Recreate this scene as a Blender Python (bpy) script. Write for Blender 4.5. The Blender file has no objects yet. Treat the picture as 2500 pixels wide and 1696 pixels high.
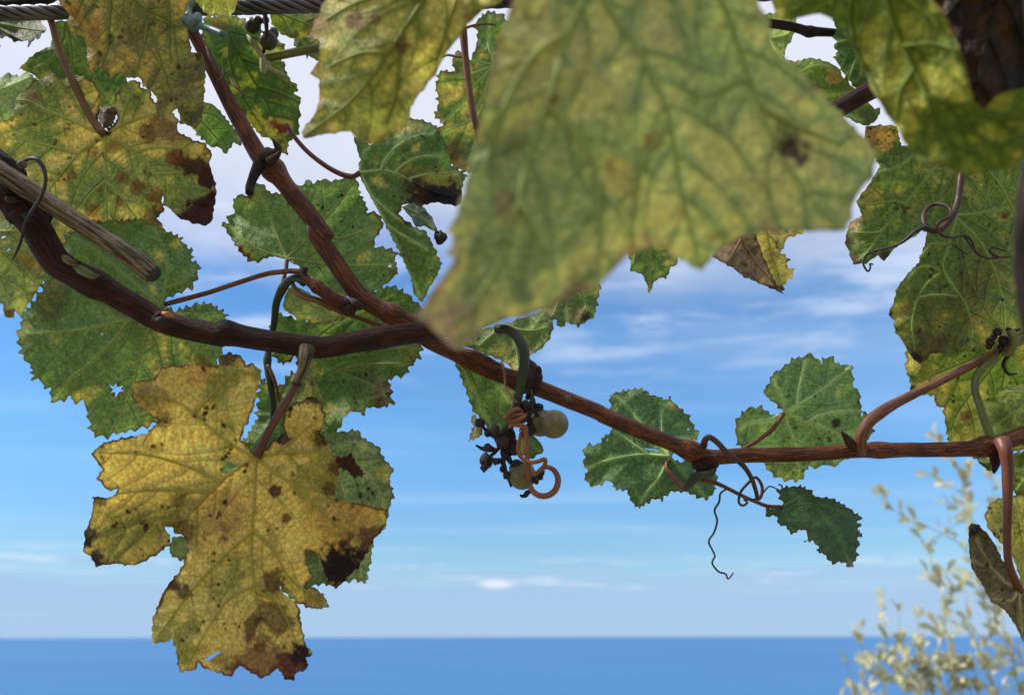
import bpy, math, random, time
import numpy as np
from mathutils import Vector, Matrix, Euler
from mathutils.geometry import delaunay_2d_cdt
from mathutils.kdtree import KDTree

T0 = time.time()
R = math.radians
scene = bpy.context.scene
COL = scene.collection

# ------------------------------------------------------------------ camera
LENS = 28.0
W, H = 2500.0, 1696.0
FPX = W * LENS / 36.0
PITCH = math.atan((1553.0 - H / 2) / FPX)
CAM_LOC = np.array([0.0, 0.0, 1.62])
cam_data = bpy.data.cameras.new('camera')
cam = bpy.data.objects.new('camera', cam_data)
COL.objects.link(cam)
cam.location = CAM_LOC
cam.rotation_euler = (Matrix.Rotation(math.pi / 2 + PITCH, 3, 'X') @ Matrix.Rotation(R(-0.13), 3, 'Z')).to_euler()
cam_data.lens = LENS
cam_data.sensor_width = 36.0
cam_data.sensor_fit = 'HORIZONTAL'
cam_data.clip_start = 0.01
cam_data.clip_end = 600000.0
cam_data.dof.use_dof = True
cam_data.dof.focus_distance = 0.43
cam_data.dof.aperture_fstop = 8.5     # 28 mm lens at f/8.5: the 3.3 mm opening of a phone lens
scene.camera = cam
RM = np.array(cam.rotation_euler.to_matrix())

# ------------------------------------------------------------------ sun, sky, exposure
SUN_EL, SUN_AZ = R(49), R(265)     # azimuth clockwise from +Y (the view direction)
sd = bpy.data.lights.new('sun', 'SUN')
sd.energy = 4.3
sd.angle = R(7)
sd.color = (1.0, 0.95, 0.87)
sun = bpy.data.objects.new('sun', sd)
COL.objects.link(sun)
to_sun = Vector((math.sin(SUN_AZ) * math.cos(SUN_EL), math.cos(SUN_AZ) * math.cos(SUN_EL), math.sin(SUN_EL)))
sun.rotation_euler = to_sun.to_track_quat('Z', 'Y').to_euler()
sun.location = (0, 0, 30)

world = bpy.data.worlds.new('World')
scene.world = world
world.use_nodes = True


class NT:
    """small helper for writing node trees"""
    def __init__(s, tree):
        s.t = tree
        s.n = tree.nodes
        s.l = tree.links
        s.n.clear()

    def node(s, kind, **kw):
        nd = s.n.new(kind)
        for k, v in kw.items():
            setattr(nd, k, v)
        return nd

    def put(s, sock, v):
        if hasattr(v, 'is_output'):
            s.l.new(v, sock)
        elif v is not None:
            sock.default_value = v

    def math(s, op, a, b=None, c=None, clamp=False):
        nd = s.node('ShaderNodeMath', operation=op, use_clamp=clamp)
        for i, v in enumerate((a, b, c)):
            if v is not None:
                s.put(nd.inputs[i], v)
        return nd.outputs[0]

    def mix(s, f, a, b, blend='MIX'):
        nd = s.node('ShaderNodeMix', data_type='RGBA', blend_type=blend)
        s.put(nd.inputs[0], f)
        s.put(nd.inputs[6], a)
        s.put(nd.inputs[7], b)
        return nd.outputs[2]

    def ramp(s, v, lo, hi, to0=0.0, to1=1.0, smooth=True):
        nd = s.node('ShaderNodeMapRange', interpolation_type='SMOOTHSTEP' if smooth else 'LINEAR')
        s.put(nd.inputs[0], v)
        nd.inputs[1].default_value = lo
        nd.inputs[2].default_value = hi
        nd.inputs[3].default_value = to0
        nd.inputs[4].default_value = to1
        return nd.outputs[0]

    def noise(s, vec, scale, detail=4.0, rough=0.55, dist=0.0):
        nd = s.node('ShaderNodeTexNoise')
        s.put(nd.inputs['Vector'], vec)
        nd.inputs['Scale'].default_value = scale
        nd.inputs['Detail'].default_value = detail
        nd.inputs['Roughness'].default_value = rough
        nd.inputs['Distortion'].default_value = dist
        return nd.outputs['Fac']

    def xyz(s, x, y, z):
        nd = s.node('ShaderNodeCombineXYZ')
        for i, v in enumerate((x, y, z)):
            s.put(nd.inputs[i], v)
        return nd.outputs[0]


w = NT(world.node_tree)
tc = w.node('ShaderNodeTexCoord').outputs['Generated']
sep = w.node('ShaderNodeSeparateXYZ')
w.l.new(tc, sep.inputs[0])
dx, dy, dz = sep.outputs
zc = w.math('MAXIMUM', dz, 0.015)
u = w.math('DIVIDE', dx, zc)
v = w.math('DIVIDE', dy, zc)
plane = w.xyz(u, v, 0.0)
sky = w.node('ShaderNodeTexSky', sky_type='NISHITA', sun_disc=False)
sky.sun_elevation = SUN_EL
sky.sun_rotation = SUN_AZ
sky.altitude = 150.0
sky.air_density = 1.0
sky.dust_density = 0.15
sky.ozone_density = 3.0
tint = w.mix(w.ramp(dz, 0.06, 0.26), (0.62, 0.81, 0.96, 1), (0.66, 1.04, 1.28, 1))
skyc = w.mix(1.0, sky.outputs[0], tint, 'MULTIPLY')
# cloud deck overhead, thin ragged streaks at its edge, low bank over the sea
rr = w.math('SQRT', w.math('ADD', w.math('MULTIPLY', u, u), w.math('MULTIPLY', v, v)))
n1 = w.noise(plane, 0.9, 5, 0.55, 0.3)
rp = w.math('ADD', rr, w.math('MULTIPLY', w.math('SUBTRACT', n1, 0.5), 1.9))
deck = w.ramp(rp, 2.4, 1.4)
n2 = w.noise(w.xyz(w.math('MULTIPLY', u, 0.8), w.math('MULTIPLY', v, 1.5), 3.7), 3.0, 6, 0.55, 0.3)
streak_zone = w.math('MULTIPLY', w.ramp(rr, 3.6, 2.4), 1.0)
streak = w.math('MULTIPLY', w.ramp(n2, 0.45, 0.68), w.math('MULTIPLY', streak_zone, 0.8))
n3 = w.noise(w.xyz(w.math('MULTIPLY', u, 0.25), w.math('MULTIPLY', v, 0.9), 9.1), 1.0, 5, 0.6, 0.2)
low_thin = w.math('MULTIPLY', w.ramp(n3, 0.42, 0.72), 0.24)
az = w.math('ARCTAN2', dx, dy)
n4 = w.noise(w.xyz(w.math('MULTIPLY', az, 3.0), w.math('MULTIPLY', dz, 34.0), 2.0), 1.6, 5, 0.6, 0.1)
bank_el = w.math('ADD', dz, w.math('MULTIPLY', w.math('SUBTRACT', n4, 0.5), 0.085))
bank = w.math('MULTIPLY', w.ramp(bank_el, 0.085, 0.05), 0.9)
n5 = w.noise(w.xyz(w.math('MULTIPLY', az, 7.0), w.math('MULTIPLY', dz, 60.0), 5.0), 1.3, 5, 0.6)
puff = w.math('MULTIPLY', w.math('MULTIPLY', w.ramp(n5, 0.54, 0.72), w.ramp(dz, 0.10, 0.07)), w.math('MULTIPLY', w.ramp(dz, 0.045, 0.062), 0.7))
blob_az = w.math('MULTIPLY', w.math('ADD', az, 0.020), 34.0)
blob_el = w.math('MULTIPLY', w.math('SUBTRACT', dz, 0.060), 150.0)
blob_r = w.math('ADD', w.math('SQRT', w.math('ADD', w.math('MULTIPLY', blob_az, blob_az), w.math('MULTIPLY', blob_el, blob_el))), w.math('MULTIPLY', w.math('SUBTRACT', n5, 0.5), 1.6))
cumulus = w.math('MULTIPLY', w.ramp(blob_r, 1.05, 0.45), 0.75)
CW = (5.9, 6.15, 7.1, 1)
c = skyc
c = w.mix(low_thin, c, (4.3, 5.9, 7.7, 1))
c = w.mix(bank, c, (2.9, 4.3, 6.2, 1))
c = w.mix(puff, c, (6.0, 6.6, 7.4, 1))
c = w.mix(cumulus, c, (6.6, 7.0, 7.6, 1))
c = w.mix(streak, c, (4.7, 5.6, 7.3, 1))
c = w.mix(w.math('MULTIPLY', deck, 0.96), c, CW)
bg = w.node('ShaderNodeBackground')
w.l.new(c, bg.inputs[0])
bg.inputs[1].default_value = 0.1
w.l.new(bg.outputs[0], w.node('ShaderNodeOutputWorld').inputs[0])

scene.view_settings.view_transform = 'Standard'
scene.view_settings.look = 'None'
scene.view_settings.exposure = 0.45
scene.view_settings.gamma = 1.0
scene.view_settings.use_curve_mapping = False
scene.cycles.use_denoising = True
scene.cycles.max_bounces = 10
scene.cycles.diffuse_bounces = 5
scene.cycles.transmission_bounces = 8

# ------------------------------------------------------------------ pixel <-> place
CROPS = dict(F=(0, 0, 2500 / 2324), K1=(0, 0, 600 / 1577), K2=(400, 0, 600 / 1577), K3=(700, 0, 600 / 1577),
             K4=(0, 400, 600 / 1577), K5=(500, 400, 600 / 1577), K6=(180, 840, 856 / 1577), K7=(1000, 700, 600 / 1577),
             K8=(1380, 800, 650 / 1577), K9=(1900, 0, 600 / 1577), K10=(1900, 400, 600 / 1577),
             K11=(2000, 1000, 696 / 1577), K12=(1000, 0, 900 / 1577), S=(0, 0, 1.0))


def P(k, pts):
    x0, y0, s = CROPS[k]
    return np.array([(x0 + p[0] * s, y0 + p[1] * s) for p in pts], float)


def unproject(xy, d):
    """photo pixels (source resolution) at depth d metres along the view axis -> place"""
    xy = np.asarray(xy, float).reshape(-1, 2)
    d = np.broadcast_to(np.asarray(d, float), (len(xy),))
    c3 = np.stack([(xy[:, 0] - W / 2) / FPX * d, -(xy[:, 1] - H / 2) / FPX * d, -d], 1)
    return c3 @ RM.T + CAM_LOC


def srgb(r, g, b):
    f = lambda c: c / 12.92 if c <= 0.04045 else ((c + 0.055) / 1.055) ** 2.4
    return np.array([f(r / 255), f(g / 255), f(b / 255)])


def rgba(r, g, b):
    return (*srgb(r, g, b), 1.0)


# ------------------------------------------------------------------ numpy noise
def vnoise(x, y, seed=0):
    xi = np.floor(x).astype(np.int64)
    yi = np.floor(y).astype(np.int64)
    xf, yf = x - xi, y - yi
    xf = xf * xf * (3 - 2 * xf)
    yf = yf * yf * (3 - 2 * yf)

    def h(a, b):
        n = (a * 374761393 + b * 668265263 + seed * 1442695041) & 0xffffffff
        n = ((n ^ (n >> 13)) * 1274126177) & 0xffffffff
        return ((n ^ (n >> 16)) & 0xffff) / 65535.0
    a, b, c_, d = h(xi, yi), h(xi + 1, yi), h(xi, yi + 1), h(xi + 1, yi + 1)
    return (a * (1 - xf) + b * xf) * (1 - yf) + (c_ * (1 - xf) + d * xf) * yf


def fbm(x, y, seed=0, oct=4, gain=0.5):
    t = np.zeros_like(x)
    a, n = 1.0, 0.0
    for i in range(oct):
        t = t + a * vnoise(x * 2 ** i + 17.3 * i, y * 2 ** i - 9.1 * i, seed + i * 7)
        n += a
        a *= gain
    return t / n


def sstep(a, b, x):
    t = np.clip((x - a) / (b - a), 0, 1)
    return t * t * (3 - 2 * t)


# ------------------------------------------------------------------ object helpers
ORIGIN = {}


def thing(name, label, cat, loc, group=None):
    o = bpy.data.objects.new(name, None)
    COL.objects.link(o)
    o.empty_display_size = 0.02
    o.location = loc
    ORIGIN[o.name] = np.array(loc, float)
    o['label'] = label
    o['category'] = cat
    if group:
        o['group'] = group
    return o


def mesh_obj(name, verts, faces, mat, parent=None, origin=None, label=None, smooth=True, attrs=None):
    verts = np.asarray(verts, float)
    if origin is None:
        origin = verts.mean(0)
    origin = np.asarray(origin, float)
    me = bpy.data.meshes.new(name)
    if isinstance(faces, np.ndarray):
        faces = faces.tolist()
    me.from_pydata((verts - origin).tolist(), [], faces)
    if smooth:
        me.polygons.foreach_set('use_smooth', np.ones(len(me.polygons), bool))
    if attrs:
        for k, val in attrs.items():
            val = np.asarray(val, np.float32)
            if val.ndim == 2 and val.shape[1] == 4:
                a = me.attributes.new(k, 'FLOAT_COLOR', 'POINT')
                a.data.foreach_set('color', val.ravel())
            elif val.ndim == 2:
                a = me.attributes.new(k, 'FLOAT_VECTOR', 'POINT')
                a.data.foreach_set('vector', val.ravel())
            else:
                a = me.attributes.new(k, 'FLOAT', 'POINT')
                a.data.foreach_set('value', val)
    me.materials.append(mat)
    me.update()
    o = bpy.data.objects.new(name, me)
    COL.objects.link(o)
    po = np.zeros(3)
    if parent is not None:
        o.parent = parent
        po = ORIGIN[parent.name]
    o.location = origin - po
    ORIGIN[o.name] = origin
    if label:
        o['label'] = label
    return o


def catmull(pts, n):
    """resample a polyline (any dimension) as a smooth curve with n points, even in arc length"""
    p = np.asarray(pts, float)
    if len(p) == 2:
        t = np.linspace(0, 1, n)[:, None]
        return p[0] * (1 - t) + p[1] * t
    q = np.vstack([2 * p[0] - p[1], p, 2 * p[-1] - p[-2]])
    t = np.linspace(0, 1, 14, endpoint=False)[None, :, None]
    a, b, c_, d = [q[k:len(q) - 3 + k][:, None, :] for k in range(4)]
    out = 0.5 * (2 * b + (c_ - a) * t + (2 * a - 5 * b + 4 * c_ - d) * t * t + (3 * b - a - 3 * c_ + d) * t ** 3)
    out = np.vstack([out.reshape(-1, p.shape[1]), p[-1:]])
    m = min(3, out.shape[1])
    s = np.concatenate([[0], np.cumsum(np.linalg.norm(np.diff(out[:, :m], axis=0), axis=1))])
    tt = np.linspace(0, s[-1], n)
    return np.stack([np.interp(tt, s, out[:, k]) for k in range(out.shape[1])], 1)


def tube(path, rad, sides=10, rough=0.0, seed=0, ridges=0.0, cap=True):
    """path (n,3) -> verts, faces, 'tc' coords (ring x, ring y, length)"""
    p = np.asarray(path, float)
    n = len(p)
    rad = np.broadcast_to(np.asarray(rad, float), (n,))
    tg = np.gradient(p, axis=0)
    tg /= np.linalg.norm(tg, axis=1)[:, None] + 1e-12
    up = np.array([0.13, 0.3, 0.94])
    nn = np.cross(tg[0], up)
    nn /= np.linalg.norm(nn)
    N = [nn]
    for i in range(1, n):
        x = N[-1] - tg[i] * np.dot(N[-1], tg[i])
        N.append(x / (np.linalg.norm(x) + 1e-12))
    N = np.array(N)
    B = np.cross(tg, N)
    s = np.concatenate([[0], np.cumsum(np.linalg.norm(np.diff(p, axis=0), axis=1))])
    th = np.linspace(0, 2 * math.pi, sides, endpoint=False)
    ct, st = np.cos(th), np.sin(th)
    rr_ = np.repeat(rad[:, None], sides, 1)
    if rough > 0:
        ss = np.repeat(s[:, None], sides, 1)
        nz = fbm(ss * 130 + 5 * ct[None, :], ss * 0 + 3 * st[None, :] + 8, seed, 3)
        rr_ = rr_ * (1 + rough * (nz - 0.5) * 2)
    if ridges > 0:
        ss = np.repeat(s[:, None], sides, 1)
        nz = fbm(np.repeat(th[None, :] * 4.0, n, 0) + 0.5 * np.sin(ss * 60), ss * 14, seed + 3, 2)
        rr_ = rr_ * (1 + ridges * (nz - 0.5) * 2)
    V = p[:, None, :] + rr_[:, :, None] * (ct[None, :, None] * N[:, None, :] + st[None, :, None] * B[:, None, :])
    V = V.reshape(-1, 3)
    tcv = np.stack([np.repeat(rad[:, None], sides, 1) * ct, np.repeat(rad[:, None], sides, 1) * st, np.repeat(s[:, None], sides, 1)], 2).reshape(-1, 3)
    i = np.arange(n - 1)[:, None] * sides
    j = np.arange(sides)[None, :]
    j2 = (j + 1) % sides
    F = np.stack([i + j, i + j2, i + sides + j2, i + sides + j], 2).reshape(-1, 4).tolist()
    if cap:
        F.append(list(range(sides))[::-1])
        F.append([(n - 1) * sides + k for k in range(sides)])
    return V, F, tcv


def merge(parts):
    V, F, T, o = [], [], [], 0
    for v_, f_, t_ in parts:
        V.append(v_)
        T.append(t_)
        F += [[i + o for i in f] for f in f_]
        o += len(v_)
    return np.vstack(V), F, np.vstack(T)


def path3(k, pts, d, n):
    """pixel path with depth(s) -> smooth 3D path"""
    xy = P(k, pts)
    d = np.interp(np.linspace(0, 1, len(xy)), np.linspace(0, 1, len(np.atleast_1d(d))), np.atleast_1d(d))
    return catmull(unproject(xy, d), n)


def mpx(px, d):
    return px / FPX * d


def rod(name, k, pts, d, r_px, mat, parent, n=40, sides=10, rough=0.0, ridges=0.0, seed=0, nodes=(), label=None, wob=0.0):
    """tapered tube along a pixel path; r_px radii in source pixels (list = taper); nodes = (fraction, swelling, width)"""
    pa = path3(k, pts, d, n)
    dm = float(np.mean(np.atleast_1d(d)))
    r = np.interp(np.linspace(0, 1, n), np.linspace(0, 1, len(np.atleast_1d(r_px))), np.atleast_1d(r_px)) / FPX * dm
    t = np.linspace(0, 1, n)
    for f, a, wd in nodes:
        r = r * (1 + a * np.exp(-((t - f) / wd) ** 2))
    if wob > 0:
        rs = np.random.RandomState(seed + 5)
        for ax in range(3):
            pa[:, ax] += wob * (fbm(t * n / 7.0, t * 0 + ax * 3.3, seed + ax, 3) - 0.5)
    V, F, T = tube(pa, r, sides, rough, seed, ridges)
    return mesh_obj(name, V, F, mat, parent, pa[0], label, attrs=dict(tc=T))


# ------------------------------------------------------------------ materials
def material(name):
    m = bpy.data.materials.new(name)
    m.use_nodes = True
    t = NT(m.node_tree)
    out = t.node('ShaderNodeOutputMaterial')
    b = t.node('ShaderNodeBsdfPrincipled')
    t.l.new(b.outputs[0], out.inputs[0])
    return m, t, b, out


def leaf_material():
    m, t, b, out = material('vine_leaf_blade')
    at = t.node('ShaderNodeAttribute', attribute_name='col').outputs['Color']
    oc = t.node('ShaderNodeTexCoord').outputs['Object']
    n1 = t.noise(oc, 420, 4, 0.6)
    n2 = t.noise(oc, 1500, 2, 0.6)
    vor = t.node('ShaderNodeTexVoronoi', feature='DISTANCE_TO_EDGE')
    warp = t.node('ShaderNodeVectorMath', operation='ADD')
    nz = t.node('ShaderNodeTexNoise')
    t.l.new(oc, nz.inputs['Vector'])
    nz.inputs['Scale'].default_value = 300
    sc = t.node('ShaderNodeVectorMath', operation='SCALE')
    t.l.new(nz.outputs['Color'], sc.inputs[0])
    sc.inputs['Scale'].default_value = 0.0022
    t.l.new(oc, warp.inputs[0])
    t.l.new(sc.outputs[0], warp.inputs[1])
    t.l.new(warp.outputs[0], vor.inputs['Vector'])
    vor.inputs['Scale'].default_value = 400
    cell = t.ramp(vor.outputs['Distance'], 0.0, 0.13)
    f = t.math('ADD', t.ramp(n1, 0.25, 0.75, 0.76, 1.22, False), t.ramp(n2, 0.3, 0.7, -0.07, 0.07, False))
    f = t.math('MULTIPLY', f, t.math('ADD', t.math('MULTIPLY', cell, 0.30), 0.75))
    colr = t.mix(1.0, at, t.xyz(f, f, f), 'MULTIPLY')
    t.l.new(colr, b.inputs['Base Color'])
    b.inputs['Roughness'].default_value = 0.62
    b.inputs['Specular IOR Level'].default_value = 0.22
    bump = t.node('ShaderNodeBump')
    bump.inputs['Strength'].default_value = 0.55
    bump.inputs['Distance'].default_value = 0.0006
    t.l.new(t.math('ADD', t.math('MULTIPLY', cell, -0.7), t.math('MULTIPLY', n1, 0.9)), bump.inputs['Height'])
    t.l.new(bump.outputs[0], b.inputs['Normal'])
    tr = t.node('ShaderNodeBsdfTranslucent')
    t.l.new(t.mix(1.0, colr, (1.05, 1.12, 0.75, 1), 'MULTIPLY'), tr.inputs[0])
    ms = t.node('ShaderNodeMixShader')
    # dead brown tissue lets no light through
    lum = t.node('ShaderNodeSeparateColor')
    t.l.new(at, lum.inputs[0])
    t.put(ms.inputs[0], t.ramp(lum.outputs[1], 0.02, 0.15, 0.04, 0.31))
    t.l.new(b.outputs[0], ms.inputs[1])
    t.l.new(tr.outputs[0], ms.inputs[2])
    t.l.new(ms.outputs[0], out.inputs[0])
    return m


def bark_material(name, c1, c2, c3, rough=0.5, spec=0.35, speck=0.5, streak=1.0, bump=0.5):
    """striated bark along the 'tc' attribute"""
    m, t, b, out = material(name)
    at = t.node('ShaderNodeAttribute', attribute_name='tc').outputs['Vector']
    mp = t.node('ShaderNodeMapping')
    t.l.new(at, mp.inputs['Vector'])
    mp.inputs['Scale'].default_value = (1, 1, 0.07)
    st = t.noise(mp.outputs[0], 900 * streak, 4, 0.6)
    mp2 = t.node('ShaderNodeMapping')
    t.l.new(at, mp2.inputs['Vector'])
    mp2.inputs['Scale'].default_value = (1, 1, 0.35)
    sp = t.noise(mp2.outputs[0], 1300, 2, 0.5)
    lo = t.noise(at, 70, 3, 0.5)
    c_ = t.mix(t.ramp(st, 0.38, 0.64), c1, c2)
    c_ = t.mix(t.ramp(lo, 0.42, 0.68, 0, 0.75), c_, c3)
    c_ = t.mix(t.math('MULTIPLY', t.ramp(sp, 0.60, 0.70), speck), c_, (0.008, 0.006, 0.006, 1))
    t.l.new(c_, b.inputs['Base Color'])
    b.inputs['Roughness'].default_value = rough
    b.inputs['Specular IOR Level'].default_value = spec
    bp = t.node('ShaderNodeBump')
    bp.inputs['Strength'].default_value = bump
    bp.inputs['Distance'].default_value = 0.0011
    t.l.new(t.math('ADD', st, t.math('MULTIPLY', sp, -0.4)), bp.inputs['Height'])
    t.l.new(bp.outputs[0], b.inputs['Normal'])
    return m


M = {}
M['leaf'] = leaf_material()
M['cane_red'] = bark_material('reddish_cane_bark', rgba(58, 29, 18), rgba(132, 74, 42), rgba(60, 31, 21), 0.48, 0.3, 1.0, 1.5, 1.0)
M['cane_dark'] = bark_material('dark_cane_bark', rgba(28, 13, 11), rgba(76, 36, 28), rgba(24, 12, 11), 0.55, 0.22, 0.6, 1.2, 1.0)
M['old_wood'] = bark_material('old_black_bark', rgba(26, 21, 22), rgba(56, 44, 42), rgba(20, 17, 19), 0.8, 0.2, 0.6, 0.6, 0.9)
M['grey_wood'] = bark_material('weathered_grey_wood', rgba(50, 42, 36), rgba(136, 120, 98), rgba(78, 66, 54), 0.75, 0.2, 0.75, 0.9, 0.9)
M['pink'] = bark_material('pinkish_petiole_skin', rgba(92, 56, 44), rgba(128, 88, 66), rgba(96, 62, 50), 0.5, 0.3, 0.5, 1.0, 0.5)
M['redpet'] = bark_material('red_petiole_skin', rgba(84, 44, 36), rgba(112, 64, 48), rgba(92, 62, 42), 0.45, 0.4, 0.2, 0.5, 0.2)
M['greenstem'] = bark_material('green_stem_skin', rgba(80, 92, 42), rgba(112, 118, 56), rgba(84, 82, 48), 0.45, 0.4, 0.2, 0.5, 0.2)
M['darkgreen'] = bark_material('dark_green_stem_skin', rgba(42, 52, 38), rgba(62, 72, 48), rgba(40, 42, 36), 0.5, 0.35, 0.2, 0.5, 0.2)
M['brownpet'] = bark_material('brownish_petiole_skin', rgba(106, 68, 42), rgba(130, 98, 56), rgba(96, 66, 46), 0.5, 0.35, 0.15, 0.5, 0.2)
M['tendril'] = bark_material('brown_tendril_skin', rgba(58, 36, 32), rgba(84, 54, 44), rgba(48, 34, 34), 0.5, 0.35, 0.2, 0.6, 0.3)
M['tendril_dark'] = bark_material('dry_dark_tendril', rgba(44, 44, 52), rgba(66, 60, 64), rgba(48, 44, 48), 0.6, 0.3, 0.2, 0.6, 0.3)
M['tendril_orange'] = bark_material('orange_tendril_skin', rgba(126, 72, 50), rgba(150, 96, 66), rgba(112, 64, 48), 0.42, 0.4, 0.1, 0.6, 0.2)
M['black'] = bark_material('blackened_dry_stalk', rgba(34, 30, 36), rgba(54, 46, 50), rgba(28, 26, 32), 0.7, 0.25, 0.3, 0.6, 0.8)
M['steel'] = bark_material('weathered_steel_strand', rgba(70, 70, 74), rgba(104, 104, 108), rgba(46, 46, 50), 0.42, 0.6, 0.4, 0.8, 0.4)
M['steel'].node_tree.nodes['Principled BSDF'].inputs['Metallic'].default_value = 0.5


def vein_material():
    m, t, b, out = material('leaf_vein_ridge')
    at = t.node('ShaderNodeAttribute', attribute_name='col').outputs['Color']
    t.l.new(at, b.inputs['Base Color'])
    b.inputs['Roughness'].default_value = 0.55
    b.inputs['Specular IOR Level'].default_value = 0.25
    tr = t.node('ShaderNodeBsdfTranslucent')
    t.l.new(at, tr.inputs[0])
    ms = t.node('ShaderNodeMixShader')
    ms.inputs[0].default_value = 0.42
    t.l.new(b.outputs[0], ms.inputs[1])
    t.l.new(tr.outputs[0], ms.inputs[2])
    t.l.new(ms.outputs[0], out.inputs[0])
    return m


M['vein'] = vein_material()


def plain(name, c_, rough=0.5, spec=0.4, c2=None, scale=300, bump=0.0):
    m, t, b, out = material(name)
    oc = t.node('ShaderNodeTexCoord').outputs['Object']
    n = t.noise(oc, scale, 4, 0.6)
    t.l.new(t.mix(t.ramp(n, 0.3, 0.7), c_, c2 or c_), b.inputs['Base Color'])
    b.inputs['Roughness'].default_value = rough
    b.inputs['Specular IOR Level'].default_value = spec
    if bump:
        bp = t.node('ShaderNodeBump')
        bp.inputs['Strength'].default_value = bump
        bp.inputs['Distance'].default_value = 0.001
        t.l.new(n, bp.inputs['Height'])
        t.l.new(bp.outputs[0], b.inputs['Normal'])
    return m


M['tie'] = plain('teal_plastic_tie', rgba(62, 92, 88), 0.45, 0.45, rgba(92, 122, 116), 200, 0.2)
M['bud'] = plain('dark_bud_scale', rgba(40, 30, 30), 0.7, 0.25, rgba(74, 54, 46), 900, 0.6)
M['orange_bud'] = plain('orange_bud_scale', rgba(190, 118, 78), 0.5, 0.3, rgba(150, 84, 58), 600, 0.3)
M['endgrain'] = plain('dark_cut_end_grain', rgba(52, 50, 48), 0.85, 0.15, rgba(84, 80, 74), 900, 0.8)
M['dry'] = plain('dried_berry_skin', rgba(36, 34, 42), 0.6, 0.3, rgba(66, 52, 52), 700, 0.8)
M['fuzz'] = plain('shrivelled_pale_bract', rgba(168, 166, 128), 0.7, 0.2, rgba(128, 132, 92), 500, 0.5)


def grape_material(name, a, b2):
    m, t, b, out = material(name)
    oc = t.node('ShaderNodeTexCoord').outputs['Object']
    n = t.noise(oc, 260, 4, 0.6)
    n2 = t.noise(oc, 2200, 2, 0.6)
    t.l.new(t.mix(t.math('MULTIPLY', t.ramp(n2, 0.62, 0.7), 0.4), t.mix(t.ramp(n, 0.35, 0.7), a, b2), rgba(60, 46, 34)), b.inputs['Base Color'])
    t.put(b.inputs['Roughness'], t.ramp(n, 0.3, 0.7, 0.38, 0.6))
    b.inputs['Subsurface Weight'].default_value = 0.35
    b.inputs['Subsurface Radius'].default_value = (0.6, 0.7, 0.25)
    b.inputs['Subsurface Scale'].default_value = 0.004
    b.inputs['Specular IOR Level'].default_value = 0.5
    return m


M['grape'] = grape_material('dusty_olive_grape_skin', rgba(100, 94, 64), rgba(122, 116, 82))
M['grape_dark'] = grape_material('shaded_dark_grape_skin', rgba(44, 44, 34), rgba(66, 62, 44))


def shrub_leaf_material():
    m, t, b, out = material('silvery_shrub_leaf')
    oi = t.node('ShaderNodeObjectInfo').outputs['Random']
    oc = t.node('ShaderNodeTexCoord').outputs['Object']
    n = t.noise(oc, 160, 3, 0.6)
    c_ = t.mix(oi, rgba(184, 186, 152), rgba(240, 230, 204))
    c_ = t.mix(t.ramp(n, 0.35, 0.75, 0, 0.5), c_, rgba(168, 174, 138))
    t.l.new(c_, b.inputs['Base Color'])
    b.inputs['Roughness'].default_value = 0.7
    tr = t.node('ShaderNodeBsdfTranslucent')
    t.l.new(c_, tr.inputs[0])
    ms = t.node('ShaderNodeMixShader')
    ms.inputs[0].default_value = 0.5
    t.l.new(b.outputs[0], ms.inputs[1])
    t.l.new(tr.outputs[0], ms.inputs[2])
    t.l.new(ms.outputs[0], out.inputs[0])
    return m


M['shrub_leaf'] = shrub_leaf_material()
M['shrub_twig'] = plain('pale_shrub_twig', rgba(140, 142, 132), 0.7, 0.2, rgba(112, 108, 96), 100, 0.3)


def sea_material():
    m, t, b, out = material('deep_blue_sea_water')
    oc = t.node('ShaderNodeTexCoord').outputs['Object']
    n = t.noise(oc, 0.004, 6, 0.6)
    n2 = t.noise(oc, 0.00035, 4, 0.55)
    c_ = t.mix(t.ramp(n2, 0.35, 0.65), (0.020, 0.108, 0.27, 1), (0.028, 0.124, 0.30, 1))
    t.l.new(c_, b.inputs['Base Color'])
    b.inputs['Roughness'].default_value = 0.4
    b.inputs['IOR'].default_value = 1.333
    b.inputs['Specular IOR Level'].default_value = 0.5
    bp = t.node('ShaderNodeBump')
    bp.inputs['Strength'].default_value = 0.6
    bp.inputs['Distance'].default_value = 2.0
    t.l.new(n, bp.inputs['Height'])
    t.l.new(bp.outputs[0], b.inputs['Normal'])
    return m


def ground_material():
    m, t, b, out = material('dry_hillside_soil')
    oc = t.node('ShaderNodeTexCoord').outputs['Object']
    n = t.noise(oc, 0.8, 8, 0.62)
    n2 = t.noise(oc, 14, 5, 0.6)
    c_ = t.mix(t.ramp(n, 0.4, 0.62), rgba(158, 138, 108), rgba(112, 116, 72))
    c_ = t.mix(t.ramp(n2, 0.45, 0.7, 0, 0.6), c_, rgba(96, 78, 60))
    t.l.new(c_, b.inputs['Base Color'])
    b.inputs['Roughness'].default_value = 0.95
    bp = t.node('ShaderNodeBump')
    bp.inputs['Distance'].default_value = 0.06
    t.l.new(n2, bp.inputs['Height'])
    t.l.new(bp.outputs[0], b.inputs['Normal'])
    return m


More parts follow.
